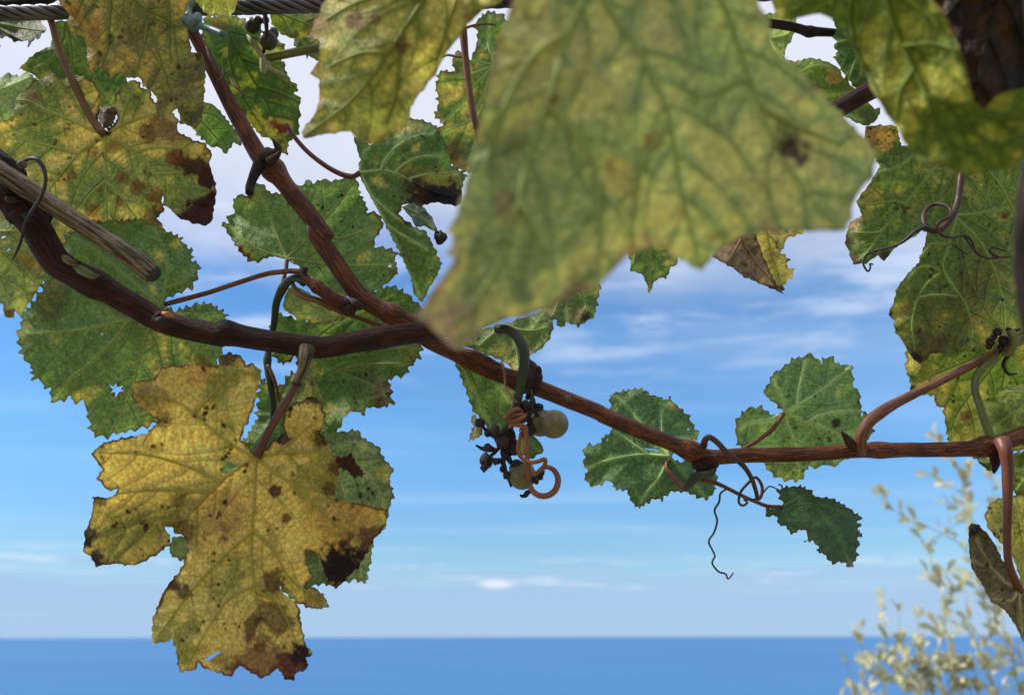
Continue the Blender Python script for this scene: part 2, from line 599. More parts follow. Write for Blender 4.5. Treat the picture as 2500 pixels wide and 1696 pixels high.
# ------------------------------------------------------------------ sea and hillside
SEA_Z = -150.0
ring = [(0.0, 0.0, SEA_Z)]
faces = []
radii = [300, 1500, 6000, 25000, 90000, 260000]
NS = 96
for ri, r_ in enumerate(radii):
    for k in range(NS):
        a = 2 * math.pi * k / NS
        ring.append((r_ * math.cos(a), r_ * math.sin(a), SEA_Z))
for k in range(NS):
    faces.append([0, 1 + k, 1 + (k + 1) % NS])
for ri in range(len(radii) - 1):
    for k in range(NS):
        a, b_ = 1 + ri * NS + k, 1 + ri * NS + (k + 1) % NS
        faces.append([a, a + NS, b_ + NS, b_])
sea = mesh_obj('sea', ring, faces, sea_material(), origin=(0, 0, SEA_Z), smooth=False)
sea['label'] = 'calm blue sea reaching a soft level horizon'
sea['category'] = 'sea'
sea['kind'] = 'structure'


def ground_z(x, y):
    x = np.asarray(x, float)
    y = np.asarray(y, float)
    z = np.where(y < 0.4, -0.06 * (y - 0.4), -(y - 0.4) * 0.55)
    z = np.where(y > 6, -5.6 * 0.55 - (y - 6) * 0.78, z)
    z = np.where(y < -6, 0.384 + (-6 - y) * 0.35, z)
    amp = np.clip(np.abs(y) / 60 + np.abs(x) / 60, 0.06, 5)
    return z + amp * (fbm(x / 4.0, y / 4.0, 11, 4) - 0.5)


gx = np.sign(np.linspace(-1, 1, 91)) * np.abs(np.linspace(-1, 1, 91)) ** 2.4 * 260
gy = np.concatenate([-(np.linspace(1, 0, 30, endpoint=False) ** 2) * 60, np.linspace(0, 1, 70) ** 2.2 * 215])
GX, GY = np.meshgrid(gx, gy)
GZ = ground_z(GX, GY)
nv = GX.shape[1]
gf = [[r_ * nv + q, r_ * nv + q + 1, (r_ + 1) * nv + q + 1, (r_ + 1) * nv + q] for r_ in range(GX.shape[0] - 1) for q in range(nv - 1)]
gr = mesh_obj('hillside', np.stack([GX.ravel(), GY.ravel(), GZ.ravel()], 1), gf, ground_material(), origin=(0, 0, 0))
gr['label'] = 'dry earth hillside falling steeply away to the sea'
gr['category'] = 'hillside'
gr['kind'] = 'structure'

# ------------------------------------------------------------------ leaf builder
GREEN, PALE, YEL, OLIVE = srgb(84, 112, 52), srgb(132, 150, 88), srgb(182, 164, 72), srgb(116, 122, 54)
BROWN, DARK, PINK = srgb(104, 66, 44), srgb(40, 26, 26), srgb(150, 104, 78)


def inside(poly, pts):
    """even-odd test; points sorted by y so that each edge only looks at its own band"""
    o = np.argsort(pts[:, 1], kind='stable')
    x, y = pts[o, 0], pts[o, 1]
    c_ = np.zeros(len(pts), bool)
    nx = np.roll(poly, -1, 0)
    lo = np.searchsorted(y, np.minimum(poly[:, 1], nx[:, 1]), side='left')
    hi = np.searchsorted(y, np.maximum(poly[:, 1], nx[:, 1]), side='left')
    for (a, b_), (c2, d), i, j in zip(poly, nx, lo, hi):
        if j > i:
            c_[i:j] ^= x[i:j] < (c2 - a) * (y[i:j] - b_) / (d - b_) + a
    out = np.empty(len(pts), bool)
    out[o] = c_
    return out


def seg_dist(pts, segs):
    """min distance from each point to a list of segments (n,4), by a tree of points laid 1.6 px apart along them"""
    if len(segs) == 0:
        return np.full(len(pts), 1e9)
    segs = np.asarray(segs, float)
    L = np.hypot(segs[:, 2] - segs[:, 0], segs[:, 3] - segs[:, 1])
    k = np.maximum(1, np.ceil(L / 1.6).astype(int))
    i = np.repeat(np.arange(len(segs)), k)
    t = (np.arange(len(i)) - np.repeat(np.cumsum(k) - k, k)) / np.repeat(k, k)
    q = segs[i, :2] + (segs[i, 2:] - segs[i, :2]) * t[:, None]
    q = np.vstack([q, segs[-1:, 2:]])
    kd = KDTree(len(q))
    for n, (a, b_) in enumerate(q.tolist()):
        kd.insert((a, b_, 0.0), n)
    kd.balance()
    find = kd.find
    return np.array([find((a, b_, 0.0))[2] for a, b_ in pts.tolist()])


def segs_of(lines):
    s = []
    for l in lines:
        for a, b_ in zip(l[:-1], l[1:]):
            s.append((a[0], a[1], b_[0], b_[1]))
    return s


def tps(ctrl):
    ctrl = np.asarray(ctrl, float)
    xy, z = ctrl[:, :2] / 300.0, ctrl[:, 2]
    n = len(xy)
    if n == 1:
        return lambda q: np.full(len(q), z[0])
    if n == 2:
        dv = xy[1] - xy[0]
        L = (dv ** 2).sum()
        return lambda q: z[0] + np.clip((((q / 300.0) - xy[0]) @ dv) / L, -0.7, 1.7) * (z[1] - z[0])
    U = lambda r2: np.where(r2 > 0, r2 * np.log(r2 + 1e-12), 0)
    K = U(((xy[:, None] - xy[None]) ** 2).sum(2)) + 0.02 * np.eye(n)
    Pm = np.hstack([np.ones((n, 1)), xy])
    A = np.block([[K, Pm], [Pm.T, np.zeros((3, 3))]])
    s = np.linalg.lstsq(A, np.concatenate([z, np.zeros(3)]), rcond=None)[0]

    def f(q):
        q = q / 300.0
        return U(((q[:, None] - xy[None]) ** 2).sum(2)) @ s[:n] + s[n] + q @ s[n + 1:]
    return f


def refine(poly, step, tl, ta, rough, seed, rounds=1):
    p = np.asarray(poly, float)
    for _ in range(rounds):
        nx = np.roll(p, -1, 0)
        p = np.stack([p * 0.88 + nx * 0.12, p * 0.12 + nx * 0.88], 1).reshape(-1, 2)
    area = 0.5 * np.sum(p[:, 0] * np.roll(p[:, 1], -1) - np.roll(p[:, 0], -1) * p[:, 1])
    if area < 0:
        p = p[::-1]
    nx = np.roll(p, -1, 0)
    L = np.linalg.norm(nx - p, axis=1)
    out, nor = [], []
    for a, b_, l in zip(p, nx, L):
        if l < 1e-6:
            continue
        k = max(1, int(math.ceil(l / step)))
        t = np.arange(k)[:, None] / k
        out.append(a + (b_ - a) * t)
        nd = np.array([(b_ - a)[1], -(b_ - a)[0]]) / l
        nor.append(np.repeat(nd[None], k, 0))
    out, nor = np.vstack(out), np.vstack(nor)
    nor = nor + np.roll(nor, 1, 0) + np.roll(nor, -1, 0)
    nor /= np.linalg.norm(nor, axis=1)[:, None] + 1e-9
    s = np.concatenate([[0], np.cumsum(np.linalg.norm(np.diff(out, axis=0), axis=1))])
    rs = np.random.RandomState(seed)
    if ta > 0:
        b = [0.0]
        while b[-1] < s[-1]:
            b.append(b[-1] + tl * rs.uniform(0.55, 1.5))
        b = np.array(b)
        k = np.searchsorted(b, s, side='right') - 1
        k = np.clip(k, 0, len(b) - 2)
        f = (s - b[k]) / (b[k + 1] - b[k])
        amp = rs.uniform(0.25, 1.3, len(b))[k]
        flip = 0.68
        saw = np.where(f < flip, f / flip, (1 - f) / (1 - flip))
        out = out + nor * ((saw ** 1.5 - 0.38) * ta * amp)[:, None]
    if rough > 0:
        out = out + nor * ((fbm(s / 9.0, s * 0, seed + 2, 3) - 0.5) * 2 * rough)[:, None]
    return out


def grow_veins(prim, poly, rs, sp2, ter, sp3):
    """second-order veins branch from the given ones, third-order rungs join neighbours (pixel space)"""
    lo = poly.min(0) - 20
    hi = poly.max(0) + 20
    g = 3.0
    nx, ny = [int(v_) + 1 for v_ in (hi - lo) / g]
    yy, xx = np.mgrid[0:ny, 0:nx]
    ins = inside(poly, np.stack([xx.ravel() * g + lo[0], yy.ravel() * g + lo[1]], 1)).reshape(ny, nx)
    occ = np.zeros((ny, nx), np.int32)

    def cell(p):
        return int((p[1] - lo[1]) / g), int((p[0] - lo[0]) / g)

    def mark(line, idn):
        for a, b_ in zip(line[:-1], line[1:]):
            k = int(np.linalg.norm(b_ - a) / g * 1.5) + 1
            for t in np.linspace(0, 1, k + 1):
                i, j = cell(a + (b_ - a) * t)
                if 0 <= i < ny and 0 <= j < nx:
                    occ[i, j] = idn

    def ok(p):
        i, j = cell(p)
        return 0 <= i < ny and 0 <= j < nx and ins[i, j]
    idn = 1
    lines = []
    for l in prim:
        mark(l, idn)
        lines.append((l, idn))
        idn += 1

    def grow(p, d, own, curl, maxl, step=5.0, skip=3):
        pts = [p]
        ang = math.atan2(d[1], d[0])
        q = p.copy()
        n = 0
        while n * step < maxl:
            ang += curl
            q = q + step * np.array([math.cos(ang), math.sin(ang)])
            n += 1
            if not ok(q):
                break
            pts.append(q.copy())
            if n > skip:
                i, j = cell(q)
                o = occ[max(0, i - 1):i + 2, max(0, j - 1):j + 2]
                if np.any((o != 0) & (o != own)):
                    break
        return np.array(pts)
    sec = []
    for l, own in list(lines):
        l = catmull(l, max(6, int(np.linalg.norm(np.diff(l, axis=0), axis=1).sum() / 5)))
        s = np.concatenate([[0], np.cumsum(np.linalg.norm(np.diff(l, axis=0), axis=1))])
        for side in (-1, 1):
            x = sp2 * rs.uniform(0.5, 1.1)
            while x < s[-1] * 0.97:
                p = np.array([np.interp(x, s, l[:, 0]), np.interp(x, s, l[:, 1])])
                q = np.array([np.interp(x + 6, s, l[:, 0]), np.interp(x + 6, s, l[:, 1])])
                d = q - p
                if np.linalg.norm(d) < 1e-6:
                    break
                a = math.atan2(d[1], d[0]) + side * R(rs.uniform(42, 58))
                ln = grow(p, np.array([math.cos(a), math.sin(a)]), own, -side * rs.uniform(0.006, 0.022), 330)
                if len(ln) > 5:
                    idn += 1
                    mark(ln, idn)
                    sec.append((ln, idn))
                x += sp2 * rs.uniform(0.75, 1.3)
    tert = []
    if ter:
        for l, own in sec + lines:
            if len(l) < 4:
                continue
            l = catmull(l, max(4, int(np.linalg.norm(np.diff(l, axis=0), axis=1).sum() / 5)))
            x = rs.uniform(2, 4)
            while x < len(l) - 2:
                i = int(x)
                d = l[i + 1] - l[i]
                for side in (-1, 1):
                    a = math.atan2(d[1], d[0]) + side * R(rs.uniform(72, 100))
                    ln = grow(l[i].copy(), np.array([math.cos(a), math.sin(a)]), own, rs.uniform(-0.04, 0.04), 75)
                    if len(ln) > 3:
                        ln[1:-1] += rs.uniform(-1.2, 1.2, ln[1:-1].shape)
                        idn += 1
                        mark(ln, idn)
                        tert.append(ln)
                x += sp3 / 5.0 * rs.uniform(0.7, 1.35)
    return [s for s, _ in sec], tert


LEAF_STATS = []


def leaf(parent, k, outline, veins, depth, label=None, seed=1, g=GREEN, y=YEL, yel=0.3, ysc=90., vein_keep=0.6, mott=0.35,
         edge=(0.0, 20.0), patches=(), spots=(0, 4, 8), spot_col=None, holes=(), tl=22., ta=12., rough=1.3, h=3.5, relief=0.0018, curl=0.008, edge_curl=0.005,
         vein_col=None, vr=(3.6, 1.0), sp2=84., sp3=21., rim=0.45, petiole=None, pet_r=(5, 6), pet_mat='pink', pet_d=None, rounds=0, ter_dark=0.22, name='leaf', brown=BROWN, dark=DARK):
    """one vine leaf: blade (the leaf mesh itself) with child vein network and petiole.
    outline, veins, patches in pixels of crop k; depth = control points (x, y, metres)"""
    rs = np.random.RandomState(seed)
    s_ = CROPS[k][2]
    poly = refine(P(k, outline), min(3.0, h), tl, ta, rough, seed, rounds)
    prim = [P(k, l) for l in veins]
    prim = [catmull(l, max(4, int(np.linalg.norm(np.diff(l, axis=0), axis=1).sum() / 7))) for l in prim]
    prim = [np.array([p for p in l]) for l in prim]
    dctrl = np.hstack([P(k, [d[:2] for d in depth]), np.array([[d[2]] for d in depth])])
    base = tps(dctrl)
    sec, ter = grow_veins(prim, poly, rs, sp2, True, sp3)
    hol = []
    for hp in holes:
        q = P(k, hp)
        hol.append(q)
    lo, hi = poly.min(0), poly.max(0)
    gx_, gy_ = np.meshgrid(np.arange(lo[0], hi[0], h), np.arange(lo[1], hi[1], h * 0.866))
    gx_[1::2] += h / 2
    pts = np.stack([gx_.ravel(), gy_.ravel()], 1) + rs.uniform(-0.22, 0.22, (gx_.size, 2)) * h
    pts = pts[inside(poly, pts)]
    bseg = segs_of([np.vstack([poly, poly[:1]])] + [np.vstack([q, q[:1]]) for q in hol])
    pts = pts[seg_dist(pts, bseg) > h * 0.5]
    for q in hol:
        pts = pts[~inside(q, pts)]
    allp = [poly] + hol + [pts]
    vs = np.vstack(allp)
    edges, o = [], 0
    for q in [poly] + hol:
        n = len(q)
        edges += [(o + i, o + (i + 1) % n) for i in range(n)]
        o += n
    cv, _, cf, _, _, _ = delaunay_2d_cdt([Vector((a, b_)) for a, b_ in vs], edges, [], 0, 1e-4, False)
    xy = np.array([(p.x, p.y) for p in cv])
    tri = np.array([f for f in cf], int)
    cen = xy[tri].mean(1)
    keep = inside(poly, cen)
    for q in hol:
        keep &= ~inside(q, cen)
    tri = tri[keep]
    # drop stray slivers that the toothed edge cut loose
    lab = np.arange(len(xy))
    while True:
        m_ = lab[tri].min(1)
        new = lab.copy()
        for c_ in range(3):
            np.minimum.at(new, tri[:, c_], m_)
        new = new[new]
        if np.array_equal(new, lab):
            break
        lab = new
    cnt = np.bincount(lab[tri[:, 0]], minlength=len(xy))
    tri = tri[cnt[lab[tri[:, 0]]] > 40]
    used = np.unique(tri)
    rem = -np.ones(len(xy), int)
    rem[used] = np.arange(len(used))
    xy, tri = xy[used], rem[tri]
    # --- fields
    d1 = seg_dist(xy, segs_of(prim))
    d2 = np.minimum(d1, seg_dist(xy, segs_of([l[::2] if len(l) > 6 else l for l in sec])))
    d3 = seg_dist(xy, segs_of([l[[0, len(l) // 2, -1]] for l in ter]))
    de = seg_dist(xy, bseg[:len(poly)])
    X, Y = xy[:, 0], xy[:, 1]
    ph = seed * 13.7

    def lowcurl(q, dd):
        n_ = fbm(q[:, 0] / 170. + ph, q[:, 1] / 170., seed + 40, 3) - 0.5
        e_ = fbm(q[:, 0] / 60. + ph, q[:, 1] / 60., seed + 60, 2) - 0.5
        return curl * 2 * n_ + edge_curl * 2.4 * e_ * np.exp(-dd / 45.)
    D = base(xy) + lowcurl(xy, de)
    ribs = 1 - np.exp(-(d2 / 11.) ** 1.15)
    rib1 = 1 - np.exp(-(d1 / 15.) ** 1.1)
    D = D + relief * (0.45 * rib1 + 0.30 * ribs * (0.5 + fbm(X / 30., Y / 30., seed + 5, 2)) + 0.42 * (1 - np.exp(-(d3 / 4.5) ** 1.3)) * ribs)
    # --- colour of the tissue, with some wrinkle shade put in
    n0 = fbm(X / ysc + ph, Y / ysc, seed + 1, 4)
    n1 = fbm(X / 26. + ph, Y / 26., seed + 2, 4)
    n2 = fbm(X / 9. + ph, Y / 9., seed + 3, 3)
    f = yel + (n0 - 0.5) * 2.2 + (n1 - 0.5) * 0.9 + vein_keep * (np.clip(d2 / 24., 0, 1) - 0.5)
    f = sstep(0.05, 0.95, f)
    colr = g[None] * (1 - f[:, None]) + y[None] * f[:, None]
    colr = colr * (1 + mott * ((n1 - 0.5) * 1.3 + (n2 - 0.5) * 1.1))[:, None]
    colr = colr * (1 - ter_dark * np.exp(-(d3 / 3.0) ** 2) * (d2 > 5))[:, None]  # rungs darkened: shadow lines of the wrinkles put into the colour
    vc = vein_col if vein_col is not None else (0.55 * g + 0.45 * srgb(168, 172, 104))
    kv = 0.55 * np.exp(-(d1 / 5.) ** 2)
    colr = colr * (1 - kv[:, None]) + vc[None] * kv[:, None]
    lum_ = colr @ np.array([0.3, 0.6, 0.1])
    colr = (colr * 0.89 + lum_[:, None] * 0.11) * np.array([1.62, 1.52, 1.35])
    tr_ = np.clip(rim * np.exp(-(de / 4.5) ** 2) * sstep(0.25, 0.6, n1 * 0.6 + n0 * 0.4) * 1.6, 0, 1)[:, None]
    colr = colr * (1 - tr_) + 0.7 * brown[None] * tr_
    colr = colr * (1 - 0.13 * np.exp(-(d2 / 2.6) ** 2) * (d1 > 7))[:, None]
    eb, ew = edge
    if eb > 0:
        m_ = eb * np.exp(-de / ew) + (n0 - 0.5) * 1.1 + (n1 - 0.5) * 0.8
        t1 = sstep(0.35, 0.62, m_)[:, None]
        colr = colr * (1 - t1) + brown[None] * (0.75 + 0.5 * n2[:, None]) * t1
        t2 = sstep(0.62, 0.9, m_)[:, None]
        colr = colr * (1 - t2) + dark[None] * t2
    for pc in patches:
        px_, py_, pr, pa = pc[:4]
        pcol = pc[4] if len(pc) > 4 else dark
        stretch = pc[5] if len(pc) > 5 else 1.0
        c0 = P(k, [(px_, py_)])[0]
        rr2 = np.hypot((X - c0[0]) / stretch, Y - c0[1]) / (pr * s_)
        m_ = 1 - rr2 + (n1 - 0.5) * 1.5 + (n2 - 0.5) * 0.7
        t1 = (sstep(-0.05, 0.35, m_) * pa)[:, None]
        halo = (sstep(-0.5, 0.1, m_) * pa * 0.5)[:, None]
        colr = colr * (1 - halo) + (0.5 * colr + 0.5 * brown[None]) * halo
        colr = colr * (1 - t1) + pcol[None] * (0.7 + 0.6 * n2[:, None]) * t1
    ns, r0, r1 = spots
    sc_ = spot_col if spot_col is not None else dark
    for i in range(ns):
        c0 = xy[rs.randint(len(xy))] if i % 3 == 0 else c0 + rs.normal(0, 11, 2)
        r_ = rs.uniform(r0, r1)
        q = np.hypot(X - c0[0], Y - c0[1])
        near = q < r_ * 2.5
        m_ = 1 - q / r_ + (n2 - 0.5) * 1.8
        t1 = (sstep(0.0, 0.5, m_) * near * rs.uniform(0.75, 1.0))[:, None]
        colr = colr * (1 - t1) + sc_[None] * t1
    colr = np.clip(colr, 0.004, 0.85)
    cola = np.hstack([colr, np.ones((len(colr), 1))])
    V3 = unproject(xy, D)
    j = prim[0][0]
    org = unproject([j], base(np.array([j])))[0]
    o = mesh_obj(name, V3, tri, M['leaf'], parent, org, label, attrs=dict(col=cola))
    # --- vein network (one connected ridge structure)
    parts, cols, own = [], [], []
    dmean = float(dctrl[:, 2].mean())
    for lines, r0_, r1_, sd_ in ((prim, vr[0], vr[1], 6), (sec, vr[1] * 0.95, 0.45, 4)):
        for l in lines:
            ok_ = inside(poly, l)
            if ok_.sum() < 3:
                continue
            last = len(l)
            for i in range(len(l)):
                if not ok_[i] and i > 2:
                    last = i
                    break
            l = l[:last]
            if len(l) < 3:
                continue
            lf = l if lines is prim else catmull(l, max(3, len(l) // 2 + 1))
            dl = base(lf) + lowcurl(lf, seg_dist(lf, bseg[:len(poly)][::3]))
            p3 = unproject(lf, dl)
            rad = np.linspace(r0_, r1_, len(lf)) / FPX * dmean
            t_ = tube(p3, rad, sd_, cap=False)
            parts.append(t_)
            fcol = vc[None] * (0.85 + 0.3 * fbm(t_[0][:, 0] * 300, t_[0][:, 2] * 300, seed, 2))[:, None]
            cols.append(fcol)
            own.append(np.full(len(t_[0]), 0.30 if lines is prim else 0.85))
    # where the tissue has died the vein on it is dead too
    if parts:
        Vv, Fv, Tv = merge(parts)
        cv_ = np.vstack(cols)
        # nearest blade vertex colour (coarse)
        pc3 = (Vv - CAM_LOC) @ RM
        pxy = np.stack([pc3[:, 0] / -pc3[:, 2] * FPX + W / 2, -pc3[:, 1] / -pc3[:, 2] * FPX + H / 2], 1)
        sub = np.arange(0, len(xy), max(1, len(xy) // 4000))
        kd = KDTree(len(sub))
        for n_, (a_, b_) in enumerate(xy[sub].tolist()):
            kd.insert((a_, b_, 0.0), n_)
        kd.balance()
        idx = np.array([kd.find((a_, b_, 0.0))[1] for a_, b_ in pxy.tolist()])
        bc = colr[sub][idx]
        dead = sstep(0.16, 0.06, bc[:, 1])[:, None]
        cv_ = cv_ * (1 - dead) + bc * 1.15 * dead
        own = np.concatenate(own)[:, None]
        cv_ = cv_ * (1 + 1.1 * (1 - dead))
        cv_ = (1 - own) * cv_ + own * bc
        mesh_obj('vein_network', Vv, Fv, M['vein'], o, org, attrs=dict(col=np.hstack([np.clip(cv_, 0, 1), np.ones((len(cv_), 1))])))
    if petiole is not None:
        pk, pts_ = petiole
        dj = float(base(np.array([j]))[0])
        pd = pet_d if pet_d is not None else dj
        dd = np.linspace(float(np.atleast_1d(pd)[0]), dj - 0.0008, len(pts_)) if np.ndim(pd) == 0 else list(pd)
        rod('petiole', pk, pts_, dd, pet_r, M[pet_mat], o, n=26, sides=9, rough=0.05, seed=seed)
    LEAF_STATS.append((len(tri), time.time() - T0))
    return o


# ------------------------------------------------------------------ the cable and its tie
def blob(c0, r, sc=(1, 1, 1), seed=0, rough=0.1, nu=14, nv_=9, axis=None):
    """lumpy ball: verts, faces, dummy coords"""
    V = []
    for i in range(nv_ + 1):
        ph = math.pi * i / nv_
        for j in range(nu):
            th = 2 * math.pi * j / nu
            V.append((math.sin(ph) * math.cos(th), math.sin(ph) * math.sin(th), math.cos(ph)))
    V = np.array(V)
    nz = fbm(V[:, 0] * 2 + 5 + seed, V[:, 1] * 2 + V[:, 2] * 1.7 + 9, seed, 3)
    V = V * (1 + rough * (nz - 0.5) * 2)[:, None] * np.array(sc)[None] * r
    if axis is not None:
        q = np.array(Vector((0, 0, 1)).rotation_difference(Vector(axis)).to_matrix())
        V = V @ q.T
    F = []
    for i in range(nv_):
        for j in range(nu):
            a, b_ = i * nu + j, i * nu + (j + 1) % nu
            F.append([a, a + nu, b_ + nu, b_])
    return V + np.asarray(c0), F, V.copy()


def cable():
    a3, b3 = unproject(P('S', [(-900, 57)]), 0.445)[0], unproject(P('S', [(2300, -27)]), 0.435)[0]
    cb = thing('steel_cable', 'twisted grey steel cable strung level above the vine', 'cable', a3)
    n = 420
    t = np.linspace(0, 1, n)[:, None]
    ax = a3 + (b3 - a3) * t
    L = np.linalg.norm(b3 - a3)
    d = (b3 - a3) / L
    e1 = np.cross(d, (0, 0, 1))
    e1 /= np.linalg.norm(e1)
    e2 = np.cross(d, e1)
    rs_, lay = 0.00145, 0.046
    V, F, T = tube(ax[::10], rs_ * 0.95, 8)
    mesh_obj('strand', V, F, M['steel'], cb, a3, attrs=dict(tc=T))
    for i in range(6):
        an = 2 * math.pi * i / 6 + t[:, 0] * L / lay * 2 * math.pi
        pa = ax + 2 * rs_ * (np.cos(an)[:, None] * e1 + np.sin(an)[:, None] * e2)
        V, F, T = tube(pa, rs_, 7)
        mesh_obj('strand', V, F, M['steel'], cb, a3, attrs=dict(tc=T))
    return cb


cable()

tie = thing('plant_tie', 'teal plastic tie knotted around the cable and cane', 'plant tie', unproject(P('K2', [(190, 150)]), 0.425)[0])
rod('loop', 'K2', [(205, 190), (165, 120), (150, 60), (175, 20), (190, -40), (200, -90)], [0.412, 0.416, 0.424, 0.428, 0.436, 0.444], [9, 10, 12, 10, 8, 8], M['tie'], tie, n=30, sides=8, rough=0.12, seed=3)
rod('knot', 'K2', [(130, 125), (165, 150), (205, 140), (215, 110), (190, 150), (185, 190)], [0.414, 0.410, 0.409, 0.412, 0.415, 0.412], [9, 12, 13, 12, 12, 9], M['tie'], tie, n=30, sides=8, rough=0.15, seed=4)
rod('tail', 'K2', [(190, 165), (240, 170), (300, 190), (345, 205), (380, 220)], [0.411, 0.409, 0.406, 0.403, 0.401], [9, 9.5, 9, 8.5, 8], M['tie'], tie, n=20, sides=8, rough=0.08, seed=5)

# ------------------------------------------------------------------ vine shoots
GRP = 'grapevine shoots hanging from the cable'


def shoot(label, k, pt, d):
    return thing('grapevine_shoot', label, 'grapevine', unproject(P(k, [pt]), d)[0], GRP)


# --- B: the long reddish cane
B = shoot('long reddish-brown grapevine cane tied to the cable, carrying grapes and tendrils', 'K2', (150, 130), 0.425)
rod('cane', 'S', [tuple(p) for p in np.vstack([
    P('K2', [(120, 70), (150, 150), (220, 270), (330, 480), (420, 660), (520, 840), (620, 1010), (720, 1110), (800, 1215), (950, 1400), (1050, 1550)]),
    P('K5', [(700, 425), (850, 650), (960, 810), (1050, 890), (1200, 965), (1350, 1030)]),
    P('K7', [(110, 330), (300, 425), (470, 515), (650, 585), (800, 640), (1000, 720), (1200, 800)]),
    P('K8', [(250, 530), (500, 632), (760, 735), (870, 765), (1050, 757), (1500, 745), (1740, 725), (1941, 725)]),
    P('K11', [(450, 222), (800, 218), (960, 195), (1060, 165), (1180, 120), (1330, 70)])])],
    [0.432, 0.43, 0.428, 0.427, 0.427, 0.427, 0.425, 0.424, 0.424, 0.424], [14, 17, 22, 22, 22, 21, 21, 20, 19, 18, 18, 18, 19, 19], M['cane_red'], B, n=260, sides=18, rough=0.05, ridges=0.05, seed=2,
    nodes=((0.168, 0.45, 0.008), (0.372, 0.35, 0.008), (0.505, 0.3, 0.010), (0.667, 0.5, 0.009), (0.835, 0.22, 0.008), (0.93, 0.4, 0.009)))
rod('cane_spur', 'K2', [(610, 1060), (580, 1120), (555, 1190), (550, 1240)], [0.42, 0.416, 0.414, 0.412], [17, 13, 11, 10], M['old_wood'], B, n=16, sides=10, rough=0.2, seed=7)
rod('bud', 'K2', [(650, 1010), (700, 990), (735, 960), (715, 920), (695, 890)], [0.423, 0.42, 0.418, 0.416, 0.415], [20, 19, 12, 7, 2], M['bud'], B, n=16, sides=9, rough=0.3, seed=8)
rod('bud', 'K2', [(680, 1040), (730, 1000), (750, 970)], [0.417, 0.414, 0.412], [12, 9, 3], M['bud'], B, n=10, sides=8, rough=0.35, seed=9)
for i, (a, b_) in enumerate([((860, 880), (930, 890)), ((890, 910), (970, 930)), ((930, 870), (1010, 920)), ((870, 930), (960, 950))]):
    rod('bark_scale', 'K5', [a, ((a[0] + b_[0]) / 2, (a[1] + b_[1]) / 2 + 8), b_], [0.418, 0.4165, 0.418], [6, 13, 8], M['bud'], B, n=10, sides=8, rough=0.35, seed=20 + i)
for i, (a, m_, b_) in enumerate([((360, 520), (390, 470), (370, 400)), ((420, 500), (470, 570), (545, 625)), ((270, 300), (300, 380), (350, 480))]):
    rod('peeling_bark', 'K2', [a, m_, b_], [0.423, 0.419, 0.421], [2, 3.4, 1.2], M['grey_wood' if i != 1 else 'brownpet'], B, n=12, sides=6, rough=0.3, seed=30 + i)
# node with bud at the second bend and at the leaf stalk
rod('bud', 'K8', [(1700, 700), (1670, 660), (1650, 630), (1635, 615)], [0.42, 0.418, 0.416, 0.414], [13, 12, 7, 2], M['bud'], B, n=12, sides=8, rough=0.3, seed=45)
rod('node_scar', 'K8', [(765, 790), (800, 820), (850, 815), (905, 815)], [0.423, 0.421, 0.421, 0.423], [10, 19, 16, 4], M['cane_dark'], B, n=22, sides=12, rough=0.3, seed=46)
rod('node_scar', 'K11', [(960, 200), (975, 260), (975, 310), (965, 350)], [0.423, 0.420, 0.419, 0.418], [12, 15, 10, 3], M['cane_dark'], B, n=18, sides=12, rough=0.35, seed=47)
rod('node_scar', 'K7', [(755, 470), (790, 520), (800, 590), (790, 660), (750, 720)], [0.424, 0.421, 0.417, 0.415, 0.416], [6, 14, 19, 13, 5], M['cane_dark'], B, n=16, sides=10, rough=0.3, seed=48)
rod('bud', 'K7', [(800, 560), (830, 560), (835, 530), (825, 512)], [0.42, 0.418, 0.417, 0.416], [8, 7, 6, 4], M['bud'], B, n=10, sides=8, rough=0.3, seed=49)
V, F, T = blob(unproject(P('K7', [(1008, 718)]), 0.4165)[0], 0.0022, (1.4, 0.5, 0.8), 3, 0.3)
mesh_obj('bark_scar', V, F, M['grey_wood'], B, attrs=dict(tc=T))
# second strand of bark lying along the cane below the foreground leaf
rod('peeling_bark', 'K7', [(330, 400), (420, 430), (520, 480), (590, 505)], [0.419, 0.4165, 0.417, 0.419], [3, 11, 10, 3], M['cane_red'], B, n=18, sides=8, rough=0.2, seed=50)

# lateral with the petiole of the star-holed leaf
rod('side_shoot', 'K5', [(960, 900), (880, 890), (800, 850), (720, 790), (660, 750), (620, 700), (560, 688), (510, 690)], [0.424, 0.418, 0.416, 0.416, 0.416, 0.417, 0.419, 0.42], [12, 16, 17, 15, 13, 10, 7, 6], M['cane_red'], B, n=40, sides=10, rough=0.1, seed=51, nodes=((0.52, 0.35, 0.05),))
rod('bud', 'K5', [(640, 690), (645, 675), (625, 665)], [0.414, 0.413, 0.412], [7, 6, 2], M['bud'], B, n=8, sides=7, rough=0.3, seed=52)
rod('side_stem', 'K5', [(640, 770), (590, 735), (545, 745), (500, 800), (460, 890), (448, 1000), (430, 1100), (408, 1200), (402, 1290), (420, 1400), (440, 1577), (430, 1680)], [0.418, 0.42, 0.424, 0.43, 0.432, 0.433, 0.434, 0.434, 0.432, 0.43, 0.43, 0.432], [8, 9, 10, 10, 9, 8, 8, 8, 9, 8, 8, 7], M['darkgreen'], B, n=60, sides=10, rough=0.08, seed=53, nodes=((0.22, 0.2, 0.03), (0.63, 0.35, 0.03)))
rod('side_stem', 'K5', [(405, 1290), (440, 1370), (465, 1450), (480, 1520)], [0.43, 0.428, 0.428, 0.43], [5, 5, 4.5, 4], M['pink'], B, n=20, sides=8, rough=0.05, seed=54)
